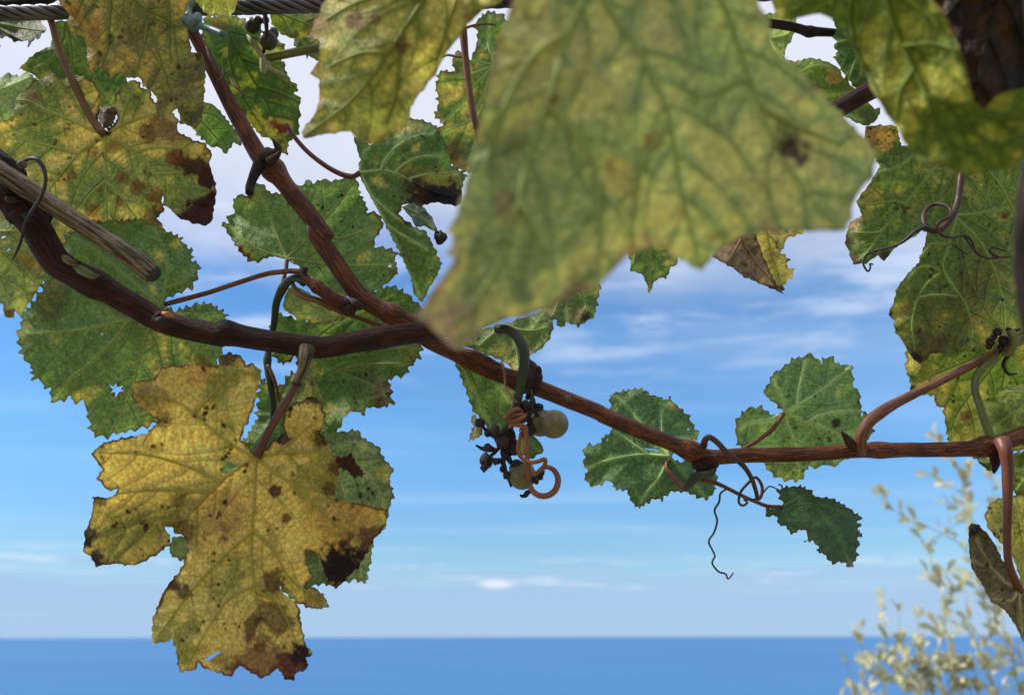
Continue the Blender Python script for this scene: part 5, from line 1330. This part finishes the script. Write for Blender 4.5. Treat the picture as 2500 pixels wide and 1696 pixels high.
leaf(Hh, 'K10', [(440, 430), (470, 370), (540, 330), (500, 240), (590, 120), (650, 20), (610, -60), (550, -140), (560, -240), (640, -250), (760, -245), (790, -120), (1050, -90), (1300, -250), (1600, -250), (1750, 0), (1760, 500), (1740, 900), (1577, 1080), (1450, 1120), (1330, 1160), (1220, 1200), (1100, 1215), (970, 1215), (955, 1262), (905, 1280), (850, 1235), (800, 1140), (750, 1080), (740, 1000), (705, 970), (740, 890), (760, 800), (830, 705), (900, 630), (940, 520), (953, 440), (925, 425), (900, 450), (750, 540), (680, 625), (640, 590), (560, 640), (480, 645), (455, 560), (430, 510)],
     [[(1180, -160), (1050, -20), (880, 180), (700, 390), (560, 580), (490, 635)], [(1180, -160), (1150, 100), (1140, 330), (1250, 450), (1330, 560), (1390, 700), (1440, 900), (1450, 1100)], [(1180, -160), (1000, -150), (800, 0), (650, 60)], [(1180, -160), (1390, 100), (1470, 230), (1600, 500), (1700, 800)], [(1145, 340), (1080, 560), (1060, 680), (1200, 900), (1230, 1000), (1240, 1180)], [(1060, 680), (930, 800), (860, 1000), (880, 1240)], [(820, 260), (740, 240), (600, 260), (530, 250)], [(700, 390), (640, 440), (480, 440)], [(1090, 520), (980, 520), (900, 620)], [(1140, 330), (1280, 320), (1480, 280)], [(1060, 690), (920, 660), (800, 780)], [(900, 860), (1000, 840), (1150, 850)]],
     [(1180, -160, 0.452), (480, 620, 0.444), (650, 20, 0.45), (950, 440, 0.448), (740, 950, 0.442), (900, 1250, 0.436), (1450, 1080, 0.444), (1700, 500, 0.456), (1200, 700, 0.438)],
     'large wrinkled olive leaf with brown-mottled underside and deep cleft', 61, g=srgb(84, 106, 44), y=srgb(140, 134, 58), yel=0.22, ysc=110, ta=3, h=3.2, relief=0.0018, ter_dark=0.28, spots=(110, 2, 6), spot_col=srgb(62, 52, 32), vein_col=srgb(126, 144, 80), vr=(4.2, 1.3), sp2=66, sp3=17,
     patches=[(480, 610, 60, 0.85, srgb(112, 76, 62)), (500, 380, 60, 0.75, srgb(196, 160, 116)), (440, 490, 40, 0.8, srgb(90, 60, 50)), (690, 590, 35, 0.9, srgb(70, 52, 46)), (600, 230, 80, 0.6, srgb(166, 152, 66)), (660, -190, 90, 0.9, srgb(196, 150, 80), 1.3), (600, -180, 60, 0.8, srgb(150, 100, 60)), (950, 1180, 140, 0.6, srgb(84, 70, 56)), (900, 1250, 55, 0.95, srgb(46, 34, 38)), (950, 950, 160, 0.35, srgb(76, 68, 50)), (1250, 880, 190, 0.4, srgb(78, 68, 46)), (1150, 1100, 130, 0.35, srgb(76, 70, 50)), (720, 960, 20, 0.95, srgb(80, 50, 46)), (1450, 330, 25, 0.9, srgb(110, 50, 40)), (1300, 650, 200, 0.25, srgb(96, 78, 44)), (1440, 870, 18, 1.0, srgb(20, 18, 22))],
     petiole=('K10', [(1300, -420), (1260, -330), (1220, -240), (1182, -165)]), pet_r=(8, 8), pet_d=0.44, pet_mat='greenstem')
leaf(Hh, 'K10', [(820, 1200), (815, 1320), (850, 1400), (845, 1465), (950, 1482), (1000, 1488), (1012, 1555), (1060, 1560), (1070, 1650), (1092, 1790), (1180, 1850), (1240, 1880), (1300, 1900), (1400, 1860), (1700, 1820), (1760, 1300), (1700, 1000), (1400, 1050), (1100, 1100)],
     [[(1500, 1150), (1300, 1230), (1080, 1320), (860, 1420)], [(1500, 1150), (1300, 1400), (1150, 1600), (1100, 1760)], [(1500, 1150), (1440, 1400), (1420, 1650), (1300, 1880)], [(1500, 1150), (1200, 1180), (900, 1230)]],
     [(1500, 1150, 0.456), (860, 1400, 0.46), (1100, 1780, 0.462), (1600, 1800, 0.458)], 'yellowing green leaf behind the stub, fading toward the cane', 62, g=srgb(92, 114, 40), y=srgb(158, 146, 60), yel=0.33, ysc=120, ta=6, spots=(40, 2, 5), patches=[(850, 1440, 40, 0.7, srgb(60, 44, 36)), (1200, 1620, 40, 0.7, srgb(120, 80, 60))], relief=0.0015)
leaf(Hh, 'K10', [(1395, 1475), (1440, 1440), (1500, 1410), (1560, 1415), (1700, 1420), (1760, 1600), (1700, 1740), (1450, 1770), (1330, 1740), (1290, 1640), (1310, 1560), (1360, 1520), (1410, 1510)], [[(1650, 1480), (1560, 1560), (1470, 1620), (1340, 1720)], [(1650, 1480), (1500, 1460), (1420, 1470)], [(1650, 1480), (1600, 1620), (1560, 1740)]], [(1650, 1480, 0.444), (1400, 1480, 0.44), (1400, 1740, 0.444)], 'pale green curled leaf above the cane', 63, g=srgb(122, 144, 84), y=srgb(170, 176, 110), yel=0.1, ta=7, patches=[(1430, 1480, 50, 0.7, srgb(170, 184, 120)), (1420, 1620, 60, 0.5, srgb(80, 104, 50))])
rod('tendril', 'K10', [(1175, 60), (1165, 140), (1150, 250), (1110, 345), (1050, 415), (985, 430), (938, 385), (938, 315), (990, 262), (1060, 262), (1108, 300), (1095, 345), (1045, 365), (1018, 405), (1050, 455), (1120, 472), (1190, 458), (1240, 495), (1270, 570), (1340, 605), (1420, 600), (1500, 595)],
    [0.432, 0.43, 0.428, 0.424, 0.421, 0.42, 0.422, 0.426, 0.428, 0.424, 0.42, 0.417, 0.416, 0.417, 0.42, 0.426, 0.43, 0.432, 0.434, 0.436, 0.437, 0.438], [8, 8, 8.5, 8, 6.5, 6, 5, 4.5, 4.5, 4, 3.5, 3, 2.5, 2.5, 2], M['tendril'], Hh, n=150, sides=9, rough=0.08, seed=170)
rod('tendril', 'K10', [(1000, 430), (940, 410), (880, 435), (800, 500), (720, 535), (620, 560), (560, 590), (545, 640), (575, 690), (592, 660), (585, 640), (608, 645)], [0.42, 0.42, 0.42, 0.422, 0.424, 0.426, 0.427, 0.426, 0.425, 0.424, 0.424, 0.424], [6, 5, 4.5, 3.5, 3, 3, 3, 2.8, 2.5, 2], M['tendril_dark'], Hh, n=80, sides=8, rough=0.1, seed=171)
rod('tendril', 'K10', [(1420, 600), (1370, 575), (1355, 550), (1380, 535), (1410, 545), (1460, 560)], [0.434, 0.433, 0.432, 0.432, 0.433, 0.434], [2.4, 2.4, 2], M['tendril_dark'], Hh, n=26, sides=7, rough=0.1, seed=172)
rod('tendril', 'K10', [(1190, 460), (1240, 540), (1210, 575), (1150, 540), (1110, 510)], [0.43, 0.432, 0.432, 0.433, 0.434], [2.4, 2.2, 1.6], M['tendril_dark'], Hh, n=26, sides=7, rough=0.1, seed=173)

# leaves on the red stalk below the end of the long cane
I_ = shoot('red-stalked grapevine spur with a dotted yellow leaf and a folded grey-brown leaf', 'K11', (1040, 230), 0.42)
rod('cane', 'K11', [(1010, 170), (1030, 230), (1042, 330), (1042, 500), (1040, 650), (1042, 800), (1058, 880), (1085, 945), (1110, 1000)], [0.416, 0.411, 0.41, 0.409, 0.408, 0.408, 0.409, 0.411, 0.413], [19, 15, 13, 11, 9.5, 9, 9, 9.5, 10], M['redpet'], I_, n=50, sides=11, rough=0.06, seed=180, label='red-brown drooping stalk')
leaf(I_, 'K11', [(1060, 478), (990, 490), (940, 520), (915, 590), (930, 650), (970, 700), (1020, 750), (1060, 800), (1085, 850), (1110, 930), (1120, 980), (1300, 1000), (1400, 700), (1300, 450), (1150, 460)], [[(1110, 985), (1080, 850), (1010, 700), (940, 590)], [(1110, 985), (1130, 800), (1100, 600), (1080, 490)], [(1110, 985), (1200, 750), (1280, 500)]], [(1110, 985, 0.418), (930, 580, 0.424), (1280, 600, 0.43)], 'yellow leaf with dark dots beside a red stalk', 71, g=srgb(150, 146, 66), y=srgb(190, 168, 84), yel=0.6, ta=4, spots=(70, 3, 6), spot_col=srgb(72, 56, 34))
leaf(I_, 'K11', [(825, 645), (845, 625), (880, 635), (930, 680), (970, 740), (1010, 820), (1050, 900), (1080, 945), (1140, 990), (1300, 1020), (1330, 1300), (1133, 1290), (1090, 1200), (1030, 1110), (950, 1060), (900, 960), (845, 880), (828, 780)], [[(1105, 985), (1040, 960), (960, 880), (900, 780), (850, 660)], [(1105, 985), (1070, 1050), (1000, 1050), (950, 1045)], [(1105, 985), (1110, 1120), (1130, 1270)], [(960, 880), (900, 860), (850, 830)]], [(1105, 985, 0.414), (850, 650, 0.42), (900, 950, 0.41), (1130, 1270, 0.405), (1020, 830, 0.424)], 'folded grey-brown drying leaf with dark tip', 72, g=srgb(96, 88, 60), y=srgb(122, 108, 74), yel=0.4, ta=3, relief=0.002, mott=0.6, spots=(40, 2, 6), patches=[(860, 660, 60, 0.95, srgb(52, 40, 46)), (930, 820, 90, 0.35, srgb(70, 60, 44))], vein_col=srgb(150, 138, 100), h=4, sp2=44)
leaf(I_, 'K11', [(1060, 250), (1140, 220), (1300, 220), (1330, 480), (1150, 470), (1085, 475), (1065, 400)], [[(1290, 240), (1180, 330), (1080, 460)]], [(1290, 240, 0.44), (1080, 400, 0.436)], None, 73, g=srgb(86, 106, 36), y=srgb(130, 130, 50), yel=0.3, ta=5)
leaf(I_, 'K11', [(865, 262), (890, 300), (935, 335), (960, 345), (985, 330), (1000, 280), (950, 240), (890, 235)], [[(985, 260), (930, 290), (890, 285)]], [(985, 260, 0.436), (890, 285, 0.438)], None, 74, g=srgb(76, 100, 60), yel=0, ta=5, sp2=30, vr=(2, 0.6))

# --- J: leaves up by the thin twig
J_ = shoot('grapevine shoot with bright yellow-green leaves around a thin dark twig', 'K9', (115, 180), 0.48)
rod('cane', 'K9', [(-250, 130), (-60, 150), (60, 168), (130, 185), (200, 205), (280, 207), (400, 216), (560, 240)], [0.478] * 8, [12, 11, 11, 10.5, 12, 10, 9.5, 9], M['old_wood'], J_, n=50, sides=11, rough=0.12, seed=190, label='thin dark twig', nodes=((0.56, 0.25, 0.03),))
leaf(J_, 'K9', [(120, 120), (112, 200), (70, 280), (40, 330), (45, 385), (110, 395), (200, 372), (270, 380), (340, 410), (400, 445), (405, 480), (440, 520), (500, 580), (620, 700), (660, 690), (640, 760), (580, 810), (500, 790), (380, 720), (200, 620), (0, 500), (-150, 350), (-100, 100), (50, 60)],
     [[(-60, 250), (60, 220), (115, 150)], [(-60, 250), (80, 470), (220, 460)], [(-60, 250), (150, 560), (300, 605), (460, 600)], [(-60, 250), (300, 660), (560, 780)], [(120, 470), (260, 420), (400, 460)]], [(-60, 250, 0.488), (100, 150, 0.49), (400, 470, 0.474), (620, 740, 0.468), (100, 400, 0.48)], 'bright yellow-green leaf with tan toothed edge around a gap of sky', 81, g=srgb(98, 122, 40), y=srgb(176, 166, 74), yel=0.2, ysc=60, ta=4, patches=[(350, 500, 60, 0.8, srgb(196, 158, 84)), (400, 470, 40, 0.7, srgb(190, 156, 84)), (40, 230, 90, 0.7, srgb(172, 188, 104)), (130, 400, 30, 0.7, srgb(190, 170, 100)), (600, 740, 90, 0.7, srgb(84, 92, 60)), (470, 580, 40, 0.6, srgb(180, 150, 70))], vein_col=srgb(160, 176, 96))
leaf(J_, 'K9', [(350, 130), (375, 190), (350, 240), (375, 270), (360, 310), (378, 340), (352, 370), (380, 400), (400, 440), (430, 500), (500, 570), (600, 600), (720, 500), (700, 250), (550, 120), (420, 100)], [[(600, 160), (480, 240), (370, 280)], [(600, 160), (500, 380), (450, 510)], [(600, 160), (620, 380), (580, 570)]], [(600, 160, 0.472), (360, 280, 0.47), (520, 560, 0.462)], 'deep green serrated leaf edge beside the gap of sky', 82, g=srgb(56, 90, 30), yel=-0.1, ta=8, tl=20)

# --- foreground shoots, close to the lens and out of focus
N1 = shoot('blurred pale green grapevine shoot whose big lobed leaf hangs closest of all', 'K12', (1000, -450), 0.215)
rod('cane', 'S', [(700, -560), (1000, -480), (1300, -430), (1600, -400), (2000, -300), (2350, -180)], [0.23, 0.21, 0.2, 0.192, 0.186, 0.184], [34, 36, 36, 36, 34, 32], M['cane_red'], N1, n=50, sides=14, rough=0.06, seed=200)
leaf(N1, 'K12', [(440, 0), (390, 150), (350, 300), (320, 450), (280, 620), (240, 780), (215, 870), (180, 960), (155, 995), (190, 1010), (180, 1060), (150, 1075), (190, 1100), (170, 1150), (110, 1220), (60, 1300), (30, 1350), (90, 1400), (130, 1440), (200, 1500), (245, 1490), (290, 1420), (400, 1370), (560, 1340), (600, 1330), (720, 1250), (800, 1230), (850, 1180), (930, 1095), (1030, 1050), (1090, 1060), (1150, 1110), (1260, 1160), (1300, 1085), (1380, 1030), (1480, 1000), (1600, 990), (1680, 990), (1863, 987), (1887, 933), (1910, 833), (1977, 766), (2003, 653), (1930, 570), (1800, 440), (1700, 330), (1620, 260), (1550, 200), (1540, 100), (1500, 30), (1470, -100), (1400, -300), (1150, -480), (1000, -470), (850, -480), (650, -350), (500, -120)],
     [[(1000, -440), (870, -200), (740, 0), (660, 200), (590, 450), (500, 700), (460, 880), (380, 1130), (200, 1400)], [(1000, -440), (900, -150), (840, 10), (960, 180), (1080, 420), (1130, 600), (1170, 850), (1240, 1130)], [(1000, -440), (1200, -200), (1340, 20), (1400, 180), (1490, 430), (1570, 620), (1700, 830), (1840, 970)], [(600, 450), (720, 580), (790, 720), (820, 1000), (800, 1200)], [(470, 860), (540, 1000), (560, 1150)], [(680, 140), (540, 230), (440, 380), (370, 560), (300, 760)], [(1110, 540), (1000, 700), (960, 900), (950, 1060)], [(1440, 330), (1300, 400), (1180, 430)], [(1500, 460), (1650, 540), (1850, 620)]],
     [(1000, -440, 0.1914), (440, 0, 0.1844), (240, 780, 0.1792), (200, 1450, 0.1705), (800, 1200, 0.1775), (1250, 1150, 0.1862), (1850, 980, 0.1931), (2000, 650, 0.2053), (1500, 30, 0.2001), (1000, 400, 0.1810)],
     'huge soft-focus pale olive leaf with yellow mottling', 91, g=srgb(118, 134, 80), y=srgb(154, 154, 88), yel=0.26, ysc=170, vein_keep=0.7, ta=6, tl=60, rough=3, h=8, relief=0.0006, curl=0.003, edge_curl=0.0015, vein_col=srgb(132, 146, 84), vr=(10, 3), sp2=120, sp3=50, ter_dark=0.22, mott=0.2, spots=(10, 6, 14), spot_col=srgb(120, 96, 56), edge=(0.40, 18), brown=srgb(160, 128, 98), dark=srgb(150, 116, 92),
     patches=[(1640, 635, 75, 1.0, srgb(70, 60, 42)), (1600, 550, 50, 0.7, srgb(84, 108, 44)), (1045, 600, 45, 0.5, srgb(140, 104, 60)), (130, 1430, 150, 0.8, srgb(170, 142, 116)), (420, 880, 70, 0.4, srgb(140, 110, 70)), (900, 740, 80, 0.35, srgb(140, 116, 64)), (400, 600, 110, 0.4, srgb(96, 104, 56))],
     petiole=('K12', [(1000, -620), (1010, -560), (1005, -500), (1000, -442)]), pet_r=(15, 15), pet_d=0.192)
leaf(N1, 'K3', [(240, 0), (210, 80), (150, 200), (150, 240), (220, 270), (210, 330), (200, 400), (150, 475), (215, 520), (210, 600), (190, 720), (90, 850), (110, 885), (230, 870), (330, 845), (410, 850), (470, 910), (540, 930), (620, 890), (730, 840), (790, 760), (800, 680), (880, 570), (960, 470), (1030, 330), (1100, 250), (1150, 170), (1220, 100), (1300, 40), (1380, 20), (1450, -150), (1250, -420), (1150, -380), (1000, -480), (650, -380), (400, -200)],
     [[(1150, -340), (1000, -160), (880, 0), (720, 240), (560, 480), (400, 660), (230, 790), (120, 870)], [(650, 345), (500, 340), (400, 370), (270, 430)], [(740, 220), (720, 450), (700, 620), (640, 800)], [(880, 0), (700, -40), (450, 20), (250, 130)], [(1150, -340), (1120, -100), (1050, 120), (960, 400)]],
     [(1150, -340, 0.275), (240, 0, 0.29), (110, 870, 0.30), (600, 880, 0.285), (960, 450, 0.28), (1300, 40, 0.262), (600, 400, 0.276)],
     'soft-focus olive leaf with rusty smudges and sharp tip', 92, g=srgb(120, 130, 56), y=srgb(170, 160, 78), yel=0.3, ysc=130, ta=5, tl=50, h=7, relief=0.0012, curl=0.004, vein_col=srgb(110, 118, 50), vr=(7, 2.4), sp2=95, sp3=40, spots=(8, 5, 10), spot_col=srgb(110, 76, 50),
     patches=[(440, 130, 55, 0.75, srgb(124, 80, 58)), (565, 120, 45, 0.7, srgb(120, 84, 58)), (735, 310, 50, 0.85, srgb(110, 74, 50)), (180, 170, 90, 0.7, srgb(150, 116, 84)), (550, 900, 60, 0.5, srgb(150, 130, 80)), (140, 870, 60, 0.6, srgb(140, 110, 84)), (1180, 110, 90, 0.6, srgb(110, 90, 40)), (1230, 90, 40, 0.7, srgb(60, 50, 30)), (230, 820, 80, 0.4, srgb(150, 126, 84))],
     petiole=('K3', [(1350, -700), (1280, -580), (1210, -450), (1152, -345)]), pet_r=(11, 11), pet_d=0.25)

N2 = shoot('blurred deep green grapevine shoot with a lobed leaf and a leaf with deep shade put into its colour', 'K9', (700, -300), 0.225)
rod('cane', 'S', [(2420, -420), (2500, -150), (2540, 150), (2530, 350), (2510, 500), (2502, 640), (2520, 800), (2580, 950)], [0.22, 0.215, 0.21, 0.205, 0.2, 0.2, 0.2, 0.2], [24, 24, 24, 24, 25, 24, 22, 20], M['old_wood'], N2, n=50, sides=14, rough=0.08, seed=210)
leaf(N2, 'K9', [(-60, -20), (0, 120), (60, 130), (150, 110), (270, 90), (340, 120), (400, 180), (440, 250), (500, 350), (560, 480), (620, 620), (690, 720), (760, 820), (830, 940), (900, 1040), (1000, 1050), (1100, 1080), (1200, 1130), (1350, 1100), (1500, 1080), (1577, 1000), (1750, 900), (1800, 700), (1700, 540), (1500, 580), (1400, 610), (1320, 700), (1260, 650), (1220, 500), (1200, 400), (1120, 200), (1050, 60), (980, -20), (900, -300), (600, -420), (300, -350), (0, -200)],
     [[(650, -280), (700, 0), (800, 300), (950, 620), (1150, 1080)], [(650, -280), (480, -20), (480, 250), (600, 520), (720, 740)], [(650, -280), (900, 0), (1080, 240), (1200, 480)], [(950, 620), (1150, 680), (1400, 760), (1650, 760)], [(650, -280), (400, -100), (100, 60)], [(1020, 800), (1250, 850), (1450, 1000)], [(800, 300), (980, 280), (1140, 320)], [(870, 450), (780, 600), (760, 780)]],
     [(650, -280, 0.232), (0, 80, 0.25), (500, 350, 0.242), (900, 1030, 0.232), (1350, 1100, 0.226), (1700, 750, 0.224), (1150, 250, 0.222), (900, 300, 0.236)],
     'soft-focus deep green lobed leaf', 93, g=srgb(86, 104, 24), y=srgb(136, 138, 36), yel=0.3, ysc=110, ta=4, tl=60, h=8, relief=0.0012, curl=0.006, edge_curl=0.003, vein_col=srgb(84, 100, 34), vr=(8, 2.6), sp2=105, sp3=46, ter_dark=0.3, mott=0.4, spots=(4, 5, 10),
     petiole=('K9', [(1100, -520), (900, -480), (750, -400), (652, -285)]), pet_r=(12, 12), pet_d=0.22)
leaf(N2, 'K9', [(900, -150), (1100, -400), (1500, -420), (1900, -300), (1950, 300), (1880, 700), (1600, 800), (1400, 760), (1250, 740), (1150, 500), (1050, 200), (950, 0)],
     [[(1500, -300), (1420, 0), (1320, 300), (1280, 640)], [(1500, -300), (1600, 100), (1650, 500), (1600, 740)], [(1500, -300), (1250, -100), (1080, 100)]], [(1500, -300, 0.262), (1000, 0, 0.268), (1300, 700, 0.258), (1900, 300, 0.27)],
     'very dark brown leaf, its deep shade put into the colour', 94, g=srgb(26, 19, 8), y=srgb(58, 34, 10), yel=0.25, ysc=150, ta=4, tl=60, h=9, relief=0.0012, vein_col=srgb(52, 42, 18), vr=(7, 2.4), sp2=110, sp3=50, mott=0.6, patches=[(1180, 100, 120, 0.9, srgb(28, 24, 14)), (1230, 250, 90, 0.9, srgb(24, 20, 14)), (1300, 500, 140, 0.5, srgb(40, 30, 16))], spots=(0, 1, 2),  # blackish brown blade and patches: the shade on this leaf painted as colour
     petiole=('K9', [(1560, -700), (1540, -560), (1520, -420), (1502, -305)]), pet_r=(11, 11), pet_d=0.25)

# ------------------------------------------------------------------ pale shrub beyond the terrace
SD = 2.1


def shrub():
    rs = np.random.RandomState(8)
    base = unproject(P('K11', [(760, 1577)]), SD)[0]
    gx0, gy0 = base[0], base[1]
    root = np.array([gx0, gy0, float(ground_z(np.array([gx0]), np.array([gy0]))[0]) - 0.03])
    sh = thing('shrub', 'pale silvery small-leaved shrub growing up in front of the sea', 'shrub', root)
    stems = [[(270, 1577), (262, 1440), (232, 1330), (225, 1215)], [(560, 1577), (500, 1450), (450, 1260), (440, 1120)], [(420, 1500), (370, 1300), (360, 1150), (350, 1045)],
             [(690, 1577), (655, 1400), (690, 1230), (700, 1100), (650, 930), (610, 800), (570, 720), (540, 660)], [(940, 1250), (900, 1000), (800, 770), (640, 665), (500, 610), (420, 560), (345, 465)],
             [(980, 1150), (920, 900), (850, 620), (800, 430), (750, 300), (650, 150)], [(830, 560), (760, 440), (680, 400), (600, 355)], [(960, 1577), (900, 1380), (830, 1180), (810, 980)], [(1110, 1577), (1000, 1440), (920, 1390), (880, 1400)],
             [(1000, 1000), (985, 700), (965, 520), (955, 370)], [(1133, 1400), (1050, 1290), (950, 1200), (920, 1120)], [(700, 1100), (770, 960), (830, 950), (900, 960)], [(780, 1577), (740, 1450), (700, 1330), (740, 1265)], [(690, 1250), (640, 1190)], [(640, 1577), (600, 1480), (560, 1340), (540, 1150)], [(840, 1577), (800, 1490), (760, 1420)], [(830, 600), (760, 520), (700, 515)], [(800, 430), (830, 340)], [(650, 930), (600, 900)], [(650, 930), (705, 900)], [(360, 1577), (400, 1450), (430, 1330)], [(600, 1577), (570, 1500), (590, 1420)], [(720, 1577), (770, 1510), (760, 1440)], [(200, 1577), (170, 1540), (150, 1520)], [(300, 1577), (330, 1500), (320, 1400)], [(470, 1577), (440, 1480), (470, 1400)], [(880, 1577), (850, 1500), (900, 1430)], [(1040, 1577), (1050, 1500), (1080, 1440)]]
    mats = []
    pts3 = []
    for i, st in enumerate(stems):
        d = SD + rs.uniform(-0.12, 0.12)
        p = unproject(P('K11', st), d)
        nearb = st[0][1] > 1500
        if nearb:
            p = np.vstack([root + np.array([rs.uniform(-.03, .03), rs.uniform(-.03, .03), 0.02]), root * 0.45 + p[0] * 0.55 + rs.uniform(-.03, .03, 3), p])
        else:
            # joins the nearest point of the stems already built
            if pts3:
                allp = np.vstack(pts3)
                q = allp[((allp - p[0]) ** 2).sum(1).argmin()]
                p = np.vstack([q, p])
        pa = catmull(p, 12 * len(p))
        pts3.append(pa)
        L = len(pa)
        V, F, T = tube(pa, np.linspace(0.004 if nearb else 0.0016, 0.0005, L), 6)
        mesh_obj('branch', V, F, M['shrub_twig'], sh, pa[0], attrs=dict(tc=T))
    # leaf meshes: slightly cupped obovate blades
    protos = []
    for v_ in range(4):
        L, Wd = 0.028 + 0.004 * v_, 0.0140 + 0.0015 * (v_ % 2)
        V, F = [], []
        n = 7
        for i in range(n + 1):
            t = i / n
            hw = Wd * 0.5 * (math.sin(math.pi * t ** 1.35) ** 0.8) + 0.0003
            zc_ = 0.0035 * math.sin(t * 2.2) * (1 + 0.3 * v_)
            V += [(L * t, -hw, zc_ + hw * 0.35), (L * t, 0, zc_), (L * t, hw, zc_ + hw * 0.35)]
        for i in range(n):
            for j in range(2):
                a = i * 3 + j
                F.append([a, a + 3, a + 4, a + 1])
        me = bpy.data.meshes.new('shrub_leaf')
        me.from_pydata(V, [], F)
        me.polygons.foreach_set('use_smooth', np.ones(len(F), bool))
        me.materials.append(M['shrub_leaf'])
        protos.append(me)
    cand = []
    for pa in pts3:
        tg = np.gradient(pa, axis=0)
        tg /= np.linalg.norm(tg, axis=1)[:, None]
        c3 = (pa - CAM_LOC) @ RM
        ysrc = -c3[:, 1] / -c3[:, 2] * FPX + H / 2
        vis = np.where(ysrc < 1730)[0]
        if len(vis) < 3:
            continue
        L = np.linalg.norm(np.diff(pa[vis], axis=0), axis=1).sum()
        k = int(L / 0.0165) + 3
        for q in range(k):
            i = vis[0] + int((len(vis) - 1) * min(1, (q + rs.uniform(0, 1)) / k))
            # tufts rather than an even spread, thicker low down
            for r_ in range(rs.choice([0, 1, 2, 3]) if ysrc[i] > 1560 else rs.choice([0, 1, 1, 2])):
                cand.append((pa[i] + rs.uniform(-0.005, 0.005, 3), tg[i], rs.uniform(0.75, 1.3)))
        for r_ in range(2):
            cand.append((pa[-1], tg[-1], rs.uniform(0.9, 1.2)))
    order = rs.permutation(len(cand))
    mV, mF = [], []
    for n, ci in enumerate(order):
        p, tg, sc = cand[ci]
        me = protos[rs.randint(4)]
        q = Vector(tg + rs.uniform(-0.9, 0.9, 3)).to_track_quat('X', 'Z')
        rot = q.to_matrix() @ Matrix.Rotation(rs.uniform(-1.4, 1.4), 3, 'X')
        if n < 300:
            o = bpy.data.objects.new('leaf', me)
            COL.objects.link(o)
            o.parent = sh
            o.location = p - root
            o.rotation_euler = rot.to_euler()
            o.scale = (sc, sc, sc)
        else:
            off = sum(len(x) for x in mV)
            mV.append(np.array([rot @ (vt.co * sc) for vt in me.vertices]) + p)
            mF += [[off + i for i in pl.vertices] for pl in me.polygons]
    if mV:
        fo = mesh_obj('foliage', np.vstack(mV), mF, M['shrub_leaf'], sh, root)
        fo['kind'] = 'stuff'
    n = len(cand)
    return n


NLEAF = shrub()
print('leaf tris', sum(t for t, _ in LEAF_STATS), 'leaves', len(LEAF_STATS), 'shrub leaves', NLEAF, 'time %.1f' % (time.time() - T0))
